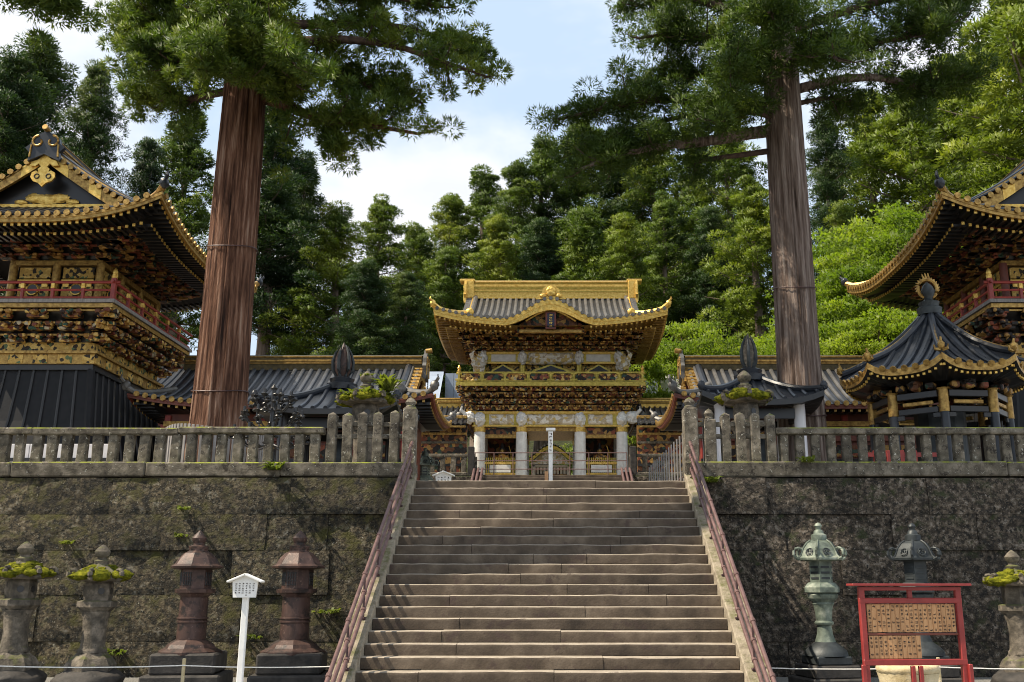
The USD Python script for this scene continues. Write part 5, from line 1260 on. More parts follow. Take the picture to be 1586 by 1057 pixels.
# ------------------------------------------------------------------ octagonal lantern pavilion on the right
def octagon_pavilion(cx, cy):
    t = thing('octagonal_pavilion', 'octagonal black-roofed pavilion with gold-capped columns in front of the right tower', 'pavilion', (cx, cy, COURT))
    rot, n = -PI / 2 - 0.30, 8
    c = np.array([cx, cy, 0.0])
    R, ze, za = 2.38, 6.72, 8.64
    obj('base', MB().lathe([(2.0, COURT - 0.05), (2.0, COURT + 0.28), (1.85, COURT + 0.34)], n, c, rot + PI / 8), M['granite'], t)
    obj('core', MB().lathe([(0.62, COURT + 0.3), (0.62, 5.9)], 12, c, rot), M['bronze_dark'], t)
    for k in range(n):
        a = rot + k * PI / 4; d = np.array([math.cos(a), math.sin(a), 0])
        p = c + d * 1.62
        co = obj('column', MB().lathe([(0.11, COURT + 0.3), (0.105, 5.72)], 14, p), M['tile'], t, smooth=40)
        obj('column_sleeve', MB().lathe([(0.117, 5.68), (0.12, 5.75), (0.116, 6.22), (0.15, 6.26)], 14, p), M['gold_old'], co, smooth=40)
        a2 = rot + (k + 1) * PI / 4; p2 = c + np.array([math.cos(a2), math.sin(a2), 0]) * 1.62
        mid = (p + p2) / 2; w = np.linalg.norm(p2 - p); tx = (p2 - p) / w; nx = np.array([tx[1], -tx[0], 0]); RR_ = np.stack([tx, nx, [0, 0, 1]], 1)
        obj('lintel', MB().cbox(mid + [0, 0, 6.14], (w - 0.26, 0.10, 0.16), 0.01, R=RR_), M['black'], t)
        obj('gilt_band', MB().cbox(mid + [0, 0, 5.94], (w - 0.5, 0.07, 0.10), 0.03, R=RR_), M['gold_old'], t)
        obj('arched_apron', MB().cbox(mid + [0, 0, 5.76], (w - 0.27, 0.06, 0.15), 0.02, R=RR_).cbox(mid + [0, 0, 5.62] - tx * (w * 0.36), (w * 0.16, 0.06, 0.12), 0.01, R=RR_).cbox(mid + [0, 0, 5.62] + tx * (w * 0.36), (w * 0.16, 0.06, 0.12), 0.01, R=RR_), M['black'], t)
        m = MB().add(*blob(mid + nx * 0.05 + [0, 0, 6.40], (0.20, 0.12, 0.16), k, 0.4, 2))
        for q in (-1, 0, 1): m.cbox(mid + nx * 0.05 + tx * (q * 0.36) + [0, 0, 6.33], (0.20, 0.3, 0.16), 0.03, R=RR_)
        obj('bracket_set', m, M['carving_dark'], t)
    # roof: eight concave slopes with raised hips
    def prof(s): return ze + (za - ze) * (0.55 * s + 0.45 * s * s)
    def upt(u): return 0.26 * abs(u) ** 3     # along the eave, -1..1
    base = MB(); soffit = MB(); fas = MB(); tips = MB()
    ribs = []
    for k in range(n):
        a0, a1 = rot + k * PI / 4, rot + (k + 1) * PI / 4
        e0, e1 = np.array([math.cos(a0), math.sin(a0), 0]), np.array([math.cos(a1), math.sin(a1), 0])
        S, U_ = np.meshgrid(np.linspace(0, 0.93, 9), np.linspace(-1, 1, 11), indexing='ij')
        def pt(S, U_):
            q = e0 * ((1 - U_) / 2)[..., None] + e1 * ((1 + U_) / 2)[..., None]
            z = prof(S) + 0.26 * np.abs(U_) ** 3 * (1 - S) ** 1.5
            return c + q * (R * (1 - S))[..., None] + z[..., None] * np.array([0, 0, 1.0])
        base.grid(pt(S, U_))
        U1 = np.linspace(-1, 1, 11); eave = pt(np.zeros(11), U1)
        fas.grid(np.array([eave + [0, 0, 0.0], eave - [0, 0, 0.16]])[::-1])
        inner = c + (e0 * ((1 - U1) / 2)[:, None] + e1 * ((1 + U1) / 2)[:, None]) * 1.6 + [0, 0, 6.45]
        soffit.grid(np.array([eave - [0, 0, 0.16], inner]))
        mid = (e0 + e1) / 2; mid /= np.linalg.norm(mid); tx = (e1 - e0) / np.linalg.norm(e1 - e0)
        Lh = R * math.sin(PI / 8); ap = R * math.cos(PI / 8)
        for j in range(-3, 4):
            off = j * 0.27
            smax = 1 - abs(off) / Lh - 0.03
            if smax < 0.1: continue
            s = np.linspace(0, min(smax, 0.92), 8)
            uu = off / (Lh * (1 - s))
            z = prof(s) + 0.26 * np.abs(uu) ** 3 * (1 - s) ** 1.5 + 0.01
            ribs.append(c + mid * (ap * (1 - s))[:, None] + tx * off + z[:, None] * np.array([0, 0, 1.0]))
        for u in np.linspace(-0.92, 0.92, 13):
            pz = pt(np.array(0.0), np.array(u))
            tips.cbox(pz + [0, 0, -0.21] - mid * 0.10, (0.06, 0.06, 0.06), 0.006, R=np.stack([tx, mid, [0, 0, 1]], 1))
    rf = obj('roof', base, M['tile'], t, smooth=25)
    for p in ribs:
        obj('tile_row', MB().tube(p, 0.062, 7), M['tile'], rf, smooth=40)
        d = p[0] - p[1]; d /= np.linalg.norm(d)
        obj('end_tile', MB().tube([p[0], p[0] + d * 0.05], 0.08, 8), M['gold_old'], rf)
    obj('fascia', fas, M['gold_old'], t); obj('soffit', soffit, M['black'], t); obj('rafter_tips', tips, M['gold'], t, kind='stuff')
    for k in range(n):
        a = rot + k * PI / 4; d = np.array([math.cos(a), math.sin(a), 0])
        s = np.linspace(0.02, 0.94, 9)
        pts = c + d * (R * (1 - s))[:, None] + (prof(s) + 0.26 * (1 - s) ** 1.5 + 0.06)[:, None] * np.array([0, 0, 1.0])
        hr_ = obj('hip_ridge', MB().tube(pts, 0.085, 8), M['tile'], t, smooth=40)
        tx = np.array([-d[1], d[0], 0])
        obj('ridge_trim', MB().tube(pts + [0, 0, 0.075], 0.028, 5), M['gold_old'], hr_)
        e = pts[0]
        m = MB().add(*blob(e + d * 0.02 + [0, 0, 0.10], (0.085, 0.085, 0.11), k + 3, 0.4, 2, 4)).tube([e + [0, 0, 0.14], e + d * 0.04 + [0, 0, 0.30]], [0.045, 0.02], 6)
        for q in (-1, 1): m.tube([e + tx * 0.02 * q, e + tx * 0.14 * q + [0, 0, 0.02], e + tx * 0.16 * q + [0, 0, 0.12]], [0.05, 0.04, 0.02], 5)
        obj('corner_ornament', m, M['gold_old'], hr_, smooth=40)
    obj('finial_base', MB().lathe([(0.30, 8.5), (0.32, 8.68), (0.24, 8.72), (0.27, 8.84), (0.14, 8.88), (0.10, 8.94), (0.15, 9.04), (0.18, 9.16), (0.12, 9.3), (0.0, 9.42)], 12, c), M['bronze_dark'], t, smooth=40)
    m = MB().tube([c + [0.25 * math.cos(q), 0, 9.22 + 0.26 * math.sin(q)] for q in np.linspace(-PI * 0.35, PI * 1.35, 20)], 0.045, 6)
    for q in np.linspace(-0.2, PI + 0.2, 15):
        m.tube([c + [0.26 * math.cos(q), 0, 9.22 + 0.26 * math.sin(q)], c + [0.33 * math.cos(q + 0.1), 0, 9.23 + (0.33 + 0.10 * (abs(q - PI / 2) < 0.3)) * math.sin(q + 0.1)]], [0.04, 0.01], 5)
    obj('flame_ring', m, M['gold_old'], t)
octagon_pavilion(9.88, 24.9)

# ------------------------------------------------------------------ two small four-sided pavilions with jewel finials
def jewel_pavilion(label, cx, cy, hw, ze, za, post_mat, jewel, big):
    t = thing('jewel_pavilion', label, 'pavilion', (cx, cy, COURT))
    T = TF(cx, cy)
    obj('base', MB().box(-hw * 0.85, hw * 0.85, -hw * 0.85, hw * 0.85, COURT - 0.02, COURT + 0.3).xf(T), M['granite'], t)
    for sx in (-1, 1):
        for sy in (-1, 1):
            po = obj('post', MB().lathe([(0.15, COURT + 0.3), (0.14, ze)], 14, (cx + sx * hw * 0.66, cy + sy * hw * 0.66, 0)), post_mat, t, smooth=40)
            obj('post_sleeve', MB().lathe([(0.17, COURT + 0.3), (0.17, COURT + 0.8), (0.155, COURT + 0.84)], 14, (cx + sx * hw * 0.66, cy + sy * hw * 0.66, 0)), M['gold_pale'], po)
    for s in (-1, 1):
        obj('tie_beam', MB().box(-hw * 0.75, hw * 0.75, s * hw * 0.66 - 0.06, s * hw * 0.66 + 0.06, ze - 0.4, ze - 0.15).xf(T), M['black'], t)
        obj('tie_beam', MB().box(s * hw * 0.66 - 0.055, s * hw * 0.66 + 0.055, -hw * 0.66, hw * 0.66, ze - 0.39, ze - 0.16).xf(T), M['black'], t)
    obj('bell', MB().lathe([(0.42, COURT + 0.7), (0.44, COURT + 0.75), (0.38, COURT + 1.2), (0.34, COURT + 1.6), (0.22, COURT + 1.78), (0.05, COURT + 1.82)], 20, (cx, cy, 0)), M['bronze_dark'], t, smooth=40)
    base = MB(); fas = MB(); sof = MB()
    def zf(s, u): return ze + (za - ze) * (0.5 * s + 0.5 * s * s) + 0.24 * np.abs(u) ** 3 * (1 - s) ** 2
    rowsp = []
    for k in range(4):
        Rk = rotz(k * PI / 2)
        S, U_ = np.meshgrid(np.linspace(0, 0.9, 8), np.linspace(-1, 1, 13), indexing='ij')
        g = np.stack([U_ * hw * (1 - S), -hw * (1 - S), zf(S, U_)], -1) @ Rk.T + [cx, cy, 0]
        base.grid(g); fas.grid(np.array([g[0], g[0] - [0, 0, 0.14]])[::-1])
        U1 = np.linspace(-1, 1, 13)
        sof.grid(np.array([g[0] - [0, 0, 0.14], np.stack([U1 * hw * 0.6, 0 * U1 - hw * 0.6, 0 * U1 + ze - 0.1], 1) @ Rk.T + [cx, cy, 0]]))
        for j in range(-5, 6):
            x = j * hw / 5.6; sm = 1 - abs(x) / hw - 0.03
            s = np.linspace(0, min(sm, 0.88), 7)
            rowsp.append((np.stack([np.full(7, x), -hw * (1 - s), zf(s, x / (hw * (1 - s))) + 0.012], 1)) @ Rk.T + [cx, cy, 0])
        s = np.linspace(0, 0.9, 8)
        h_ = np.stack([-hw * (1 - s), -hw * (1 - s), zf(s, np.ones(8)) + 0.05], 1) @ Rk.T + [cx, cy, 0]
        hr_ = obj('hip_ridge', MB().tube(h_, 0.08, 8), M['tile'], t, smooth=40)
        obj('corner_ornament', MB().add(*blob(h_[0] + [0, 0, 0.06], (0.09, 0.09, 0.11), k, 0.4, 2)), M['tile'], hr_, smooth=40)
    rf = obj('roof', base, M['tile'], t, smooth=30)
    for p in rowsp: obj('tile_row', MB().tube(p, 0.055, 7), M['tile'], rf, smooth=40)
    obj('fascia', fas, M['black'], t); obj('soffit', sof, M['black'], t)
    s = big; z = za - 0.22
    obj('finial_base', MB().lathe([(0.40, z), (0.42, z + 0.16), (0.30, z + 0.20), (0.34, z + 0.30), (0.2, z + 0.36)], 10, (cx, cy, 0)), M['tile'], t, smooth=40)
    jw = obj('jewel', MB().lathe([(0.20 * s, z + 0.34), (0.34 * s, z + 0.52), (0.38 * s, z + 0.72), (0.33 * s, z + 0.92), (0.2 * s, z + 1.10), (0.08 * s, z + 1.22), (0.0, z + 1.32)], 16, (cx, cy, 0)), jewel, t, smooth=True)
    m = MB()
    for k in range(6):
        a = k * PI / 3 + 0.3
        m.tube([(cx + r_ * math.cos(a) * s, cy + r_ * math.sin(a) * s, z + q) for r_, q in ((0.24, 0.38), (0.40, 0.55), (0.43, 0.78), (0.34, 1.0), (0.16, 1.22))], [0.05, 0.05, 0.045, 0.035, 0.015], 6)
    obj('flame', m, M['bronze_dark'], jw, smooth=40)
jewel_pavilion('small black pavilion with a reddish jewel finial behind the left fence', -5.55, 25.6, 1.75, 5.85, 6.85, M['black'], M['rust'], 0.62)
jewel_pavilion('small black pavilion with a pale-tipped jewel finial beside the right cedar', 5.15, 25.2, 1.5, 6.05, 7.0, M['sheet_white'], M['granite'], 0.50)

# ------------------------------------------------------------------ lanterns on the upper court
def plants(mb, c, r_, n, seed, L=0.35, w=0.05, up=0.5):
    r = np.random.default_rng(seed)
    for _ in range(n):
        a = r.uniform(0, 2 * PI); q = r_ * math.sqrt(r.random()); p = np.asarray(c) + [q * math.cos(a), q * math.sin(a), 0]
        b_ = r.uniform(0, 2 * PI); l = L * r.uniform(0.5, 1.1); d = np.array([math.cos(b_), math.sin(b_), up * r.uniform(0.4, 2.2)]); d /= np.linalg.norm(d)
        s = np.cross(d, [0, 0, 1.0]); s /= np.linalg.norm(s) + 1e-9
        m_ = p + d * l * 0.55 + [0, 0, 0.02]; e = p + d * l + [0, 0, -0.25 * l]
        mb.add([p - s * w * 0.2, p + s * w * 0.2, m_ + s * w, e, m_ - s * w], [(0, 1, 2), (0, 2, 4), (4, 2, 3)])
    return mb
L1 = lantern('stone_lantern', 'tall stone lantern overgrown with ferns behind the left end of the stair-top fence', -3.95, 20.7, 'stone', M['granite'], 0.3, s=1.08, z0=COURT - 0.28, plants=True)
c_ = np.array([-3.95, 20.7, COURT - 0.28 + 2.13])
m = MB()
plants(m, c_ + [0, 0, 0.05], 0.5, 260, 4, 0.34, 0.035, 0.5)
plants(m, c_ + [0.42, -0.05, 0.2], 0.14, 120, 5, 0.55, 0.04, 1.3)
plants(m, c_ + [-0.02, -0.02, 0.5], 0.12, 50, 6, 0.16, 0.03, 0.8)
obj('lantern_ferns', m, M['fern'], None, cat='plant', label='bright ferns and weeds growing on the roof of the stone lantern by the stairs')
lantern('stone_lantern', 'broad dark-mossed stone lantern behind the tall posts right of the stair top', 4.15, 20.9, 'stone', M['granite'], 0.5, s=1.08, z0=COURT - 0.22)
lantern('bronze_lantern', 'green bronze lantern with only its roof showing above the top left of the stairs', -4.38, 34.0, 'bronze', M['bronze'], 0.2, z0=COURT)

# dark bronze candelabrum by the left cedar
cd = thing('candelabrum', 'dark bronze branching candelabrum in front of the left cedar', 'candelabrum', (-5.9, 20.6, COURT))
c = np.array([-5.9, 20.6, COURT])
obj('foot', MB().lathe([(0.34, -0.02), (0.34, 0.25), (0.16, 0.5), (0.09, 0.75)], 14, c), M['black'], cd, smooth=40)
obj('stem', MB().lathe([(0.07, 0.75), (0.05, 1.3), (0.09, 1.35), (0.05, 1.4), (0.045, 2.05), (0.08, 2.1), (0, 2.2)], 12, c), M['black'], cd, smooth=40)
r = np.random.default_rng(8)
for tier, (z, R_, nn) in enumerate(((0.95, 0.78, 10), (1.35, 0.60, 9), (1.72, 0.40, 8))):
    for k in range(nn):
        a = k * 2 * PI / nn + tier * 0.3; d = np.array([math.cos(a), math.sin(a), 0])
        arm = obj('arm', MB().tube([c + d * R_ * t + [0, 0, z - 0.16 * math.sin(PI * t * 0.95) + 0.16 * t * t] for t in np.linspace(0.05, 1, 8)], 0.018, 6), M['black'], cd, smooth=40)
        m = MB().lathe([(0.03, 0.13), (0.085, 0.19), (0.06, 0.2), (0.035, 0.21), (0.03, 0.30), (0, 0.31)], 8, c + d * R_ + [0, 0, z])
        for q in range(4): m.add(*blob(c + d * (R_ + r.uniform(-0.1, 0.1)) + [r.uniform(-0.1, 0.1), r.uniform(-0.1, 0.1), z + r.uniform(0.0, 0.22)], (0.055, 0.05, 0.035), q, 0.4, 1))
        obj('candle_cup', m, M['black'], arm)

# slatted guard round the foot of the left cedar
TL = np.array([-7.62, 22.3])
sg = thing('slat_guard', 'curved fence of grey slats round the foot of the left cedar', 'slat fence', (TL[0], TL[1], COURT))
for k in range(36):
    a = PI * (1.02 + 0.96 * k / 35); R_ = 1.12
    d = np.array([math.cos(a), math.sin(a), 0]); tx = np.array([-d[1], d[0], 0])
    obj('slat', MB().cbox(np.array([TL[0], TL[1], 0]) + d * R_ + [0, 0, COURT + 0.66 + 0.05 * math.cos(3 * a)], (0.062, 0.025, 1.5), 0.004, R=np.stack([tx, d, [0, 0, 1]], 1)), M['slat'], sg)
for z in (4.05, 4.85):
    obj('hoop', MB().tube([(TL[0] + 1.09 * math.cos(a), TL[1] + 1.09 * math.sin(a), z) for a in np.linspace(PI, 2 * PI, 20)], 0.02, 6), M['black'], sg)

# pale boards behind the left fence, red fence behind the right one
wb = thing('white_hoarding', 'pale boards with dark rails behind the fence below the left tower', 'board fence', (-12, 22.6, COURT))
for x in np.arange(-15.4, -10.3, 0.62):
    obj('board', MB().cbox((x, 22.6, COURT + 0.62), (0.60, 0.03, 1.15), 0.005), M['sheet_white'], wb)
for z in (0.35, 0.80): obj('rail', MB().box(-15.7, -10.0, 22.53, 22.58, COURT + z, COURT + z + 0.07), M['black'], wb)
rfn = thing('red_fence', 'low red lacquer fence behind the balustrade right of the right cedar', 'fence', (9, 23.0, COURT))
for z in (0.25, 0.62, 0.95): obj('rail', MB().box(7.2, 9.1, 22.97, 23.03, COURT + z, COURT + z + 0.10), M['red'], rfn)
for x in np.linspace(7.25, 9.05, 7): obj('post', MB().cbox((x, 23.0, COURT + 0.55), (0.11, 0.11, 1.1), 0.01), M['red'], rfn)

# side rail of slats climbing at the top right of the stairs
sl = thing('slat_railing', 'grey slatted railing running back from the top right of the stairs', 'railing', (2.5, 22, COURT))
for y in np.arange(20.0, 26.0, 0.42):
    obj('slat', MB().cbox((2.66 - 0.02 * (y - 20), y, COURT + 0.55), (0.028, 0.03, 1.0), 0.004), M['slat'], sl)
for z in (0.2, 0.9): obj('rail', MB().tube([(2.70, 20.0, COURT + z), (2.58, 26, COURT + z)], 0.02, 6), M['rail'], sl)

# plants on the walls
def wall_plant(label, px, py, n, L, seed, name='wall_fern', rr_=0.12):
    p = P(px, py, 19.12)
    obj(name, plants(MB(), p, rr_, n, seed, L, 0.03, 0.5), M['fern'], cat='plant', label=label)
wall_plant('yellow-green fern on the ledge under the left balustrade', 424, 728, 60, 0.34, 1)
wall_plant('green weeds on the ledge beside the top of the right handrail', 1092, 748, 90, 0.26, 2, rr_=0.25)
wall_plant('small weed in the right balustrade beside the right cedar', 1250, 716, 40, 0.25, 3)
wall_plant('sprig hanging in the left wall joint above the brown iron lantern', 285, 790, 26, 0.16, 5)
wall_plant('lower tuft in the left wall joint just above the brown iron lantern roof', 281, 832, 24, 0.15, 6)
wall_plant('tuft of weeds at the wall foot between the stone and iron lanterns', 175, 1015, 60, 0.3, 7, rr_=0.2)
wall_plant('tuft of weeds behind the white notice post', 390, 990, 40, 0.22, 9, rr_=0.2)
wall_plant('yellow weed in the wall joint between the two mossy lanterns', 105, 843, 26, 0.18, 10)
wall_plant('leafy sprig low on the left wall nearest the handrail', 505, 950, 50, 0.2, 12, rr_=0.25)

# ------------------------------------------------------------------ trees
def leaf_tris(cen, rad, n, r, L, W, flat=0.75, inner=0.35, wild=0.45, round_=0.72):
    """n spiky leaf sprays round each centre: arrays of triangles"""
    N = len(cen)
    d = r.normal(size=(N, n, 3)); d[..., 2] = d[..., 2] * 0.9 + 0.25
    d /= np.linalg.norm(d, axis=-1, keepdims=True)
    k = r.uniform(inner, 1.0, (N, n, 1)) ** 0.7
    sc = rad[:, None, None]
    p = cen[:, None] + d * k * sc * [1, 1, flat]
    t = d + r.normal(0, wild, d.shape); t[..., 2] += 0.12
    t /= np.linalg.norm(t, axis=-1, keepdims=True)
    s = np.cross(t, r.normal(size=d.shape)); s /= np.linalg.norm(s, axis=-1, keepdims=True) + 1e-9
    l = L * r.uniform(0.6, 1.25, (N, n, 1)); w = W * r.uniform(0.7, 1.3, (N, n, 1))
    a, b_, e = p - s * w - t * l * 0.3, p + s * w - t * l * 0.3, p + t * l * 0.7
    v = np.stack([a, b_, e], 2)
    fn = np.cross(v[:, :, 1] - v[:, :, 0], v[:, :, 2] - v[:, :, 0]); fn /= np.linalg.norm(fn, axis=-1, keepdims=True) + 1e-12
    out = d * [1, 1, 1 / flat]; out /= np.linalg.norm(out, axis=-1, keepdims=True)
    flip = (fn * out).sum(-1) < 0
    v[flip] = v[flip][:, [1, 0, 2]]; fn[flip] *= -1
    nn = out * round_ + fn * (1 - round_); nn /= np.linalg.norm(nn, axis=-1, keepdims=True) + 1e-12
    v = v.reshape(-1, 3)
    return v, np.arange(len(v)).reshape(-1, 3), np.repeat(nn.reshape(-1, 3), 3, 0)

def leaves_obj(name, vfn, mat, parent=None, **kw):
    p = obj(name, vfn[:2], mat, parent, **kw)
    g = UsdGeom.Mesh(p); g.CreateNormalsAttr(Vt.Vec3fArray.FromNumpy(vfn[2].astype(np.float32))); g.SetNormalsInterpolation('vertex')
    return p

def cedar_model(path, seed, H, R, bare, mat, puffs=420, leaves=70, prad=(0.55, 1.05), L=0.19, W=0.036, lean=0.0, shape=1.0, trunk_r=0.42, gaps=0.15):
    """a forest cedar: tapered trunk, upswept limbs, foliage in rounded clumps"""
    r = np.random.default_rng(seed)
    cl = stage.CreateClassPrim('/World/' + path)
    cl.SetTypeName('Xform')
    base = str(cl.GetPath())
    LOC[base] = np.zeros(3)
    zs = np.linspace(-2.5, H * 0.97, 10)
    m = MB().tube(np.stack([0.25 * np.sin(zs * 0.3 + seed), 0.25 * np.cos(zs * 0.27), zs], 1), trunk_r * (1 - np.clip(zs, 0, H) / H) ** 0.8 + 0.03, 9)
    tk = obj('trunk', m, M['trunk_far'], cl, smooth=True)
    cen, rad = [], []
    lm = MB()
    nb = int(puffs / 5.5)
    for i in range(nb):
        f = (i + r.random()) / nb
        z = bare * H + (1 - bare) * H * (f ** 0.92)
        prof = (1 - f) ** 0.78 * (0.55 + 0.45 * min(1, f / 0.18)) * shape + 0.10
        Lb = R * prof * r.uniform(0.62, 1.12)
        if r.random() < gaps: Lb *= 0.5
        a = i * 2.39996 + r.normal(0, 0.35)
        d = np.array([math.cos(a), math.sin(a), 0])
        droop = -0.18 if f < 0.6 else 0.25
        ts = np.linspace(0, 1, 5)
        pts = np.array([d * Lb * t + [0, 0, z + Lb * (droop * t + 0.28 * t * t)] for t in ts])
        lm.tube(pts, np.linspace(0.085, 0.02, 5) * (1 - 0.5 * f), 4, False)
        k = max(2, int(5.5 * (0.55 + 0.6 * prof)))
        for j in range(k):
            t = 0.28 + 0.75 * (j + r.random()) / k
            side = np.array([-d[1], d[0], 0]) * r.normal(0, 0.20) * Lb * t
            if r.random() < 0.12: continue
            cen.append(d * Lb * t + side + [0, 0, z + Lb * (droop * t + 0.28 * t * t) + r.normal(0.1, 0.22)])
            rad.append(r.uniform(prad[0] * 0.7, prad[1]) * (0.72 + 0.3 * prof))
    cen.append([0, 0, H]); rad.append(prad[0])
    obj('limbs', lm, M['trunk_far'], cl)
    leaves_obj('crown', leaf_tris(np.array(cen), np.array(rad), leaves, r, L, W, 0.72, 0.5, 0.4, 0.78), M[mat], cl)
    return base, H

MODELS = {
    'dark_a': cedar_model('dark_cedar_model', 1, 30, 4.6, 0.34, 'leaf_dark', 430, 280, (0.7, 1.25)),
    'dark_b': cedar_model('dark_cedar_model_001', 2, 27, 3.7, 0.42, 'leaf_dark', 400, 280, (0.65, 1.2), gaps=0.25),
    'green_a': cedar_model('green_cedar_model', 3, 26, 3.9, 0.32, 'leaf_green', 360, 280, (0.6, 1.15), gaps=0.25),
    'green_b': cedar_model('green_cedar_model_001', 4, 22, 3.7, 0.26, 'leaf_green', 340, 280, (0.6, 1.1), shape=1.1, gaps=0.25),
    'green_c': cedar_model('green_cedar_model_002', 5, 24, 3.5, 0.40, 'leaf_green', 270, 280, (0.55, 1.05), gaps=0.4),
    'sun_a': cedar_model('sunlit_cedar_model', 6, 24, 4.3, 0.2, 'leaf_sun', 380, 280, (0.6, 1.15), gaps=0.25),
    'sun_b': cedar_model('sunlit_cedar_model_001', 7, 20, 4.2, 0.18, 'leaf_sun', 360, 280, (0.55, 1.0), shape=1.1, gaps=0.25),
}
def maple_model(path, seed, H, R, mat, n=330, leaves=110):
    r = np.random.default_rng(seed)
    cl = stage.CreateClassPrim('/World/' + path); cl.SetTypeName('Xform'); LOC[str(cl.GetPath())] = np.zeros(3)
    m = MB().tube([(0, 0, -1), (0.1, 0, H * 0.25), (0.2, 0.1, H * 0.45)], [0.3, 0.24, 0.18], 8)
    cen = []
    for i in range(n):
        d = r.normal(size=3); d[2] = abs(d[2]) * 0.8 - 0.15; d /= np.linalg.norm(d)
        q = r.uniform(0.45, 1.0) ** 0.6
        p = np.array([0, 0, H * 0.48]) + d * [R, R, H * 0.52] * q
        p[2] = np.round(p[2] / 0.85) * 0.85 + r.normal(0, 0.16)     # foliage in tiers
        cen.append(p)
    for i in range(0, n, 24):
        c_ = cen[i]
        m.tube([(0.15, 0.05, H * 0.35), (c_[0] * 0.5, c_[1] * 0.5, H * 0.35 + (c_[2] - H * 0.35) * 0.6), c_], [0.12, 0.07, 0.02], 5)
    obj('trunk', m, M['trunk_far'], cl, smooth=True)
    leaves_obj('crown', leaf_tris(np.array(cen), r.uniform(0.5, 0.95, n), leaves * 2, r, 0.11, 0.04, 0.30, 0.05), M[mat], cl)
    return str(cl.GetPath()), H
MODELS['maple_a'] = maple_model('maple_model', 11, 9.0, 4.2, 'leaf_maple')
MODELS['maple_b'] = maple_model('maple_model_001', 12, 6.0, 3.0, 'leaf_maple', 220)

def ground_z(x, y):
    if y < 39.2: return COURT
    if y < 66: return TERR - 0.05
    return float(hill_z(x, y))

def place(kind, px, py_top, Y, label, cat='cedar tree', wide=1.0, group=None, seed=[0], zb=None):
    base, H = MODELS[kind]
    top = P(px, py_top, Y)
    zb = ground_z(top[0], Y) if zb is None else zb
    s = (top[2] - zb) / H
    seed[0] += 1
    nm = 'maple_tree' if kind.startswith('maple') else 'cedar_tree'
    x = UsdGeom.Xform.Define(stage, numbered('/World/' + nm))
    x.AddTranslateOp().Set(Gf.Vec3d(float(top[0]), float(Y), zb))
    x.AddRotateZOp().Set((seed[0] * 137.5) % 360)
    sx = s * wide
    x.AddScaleOp().Set(Gf.Vec3f(sx, sx, s))
    x.GetPrim().GetReferences().AddInternalReference(base)
    x.GetPrim().SetInstanceable(True)
    meta(x.GetPrim(), label=label, category=cat, group=group)

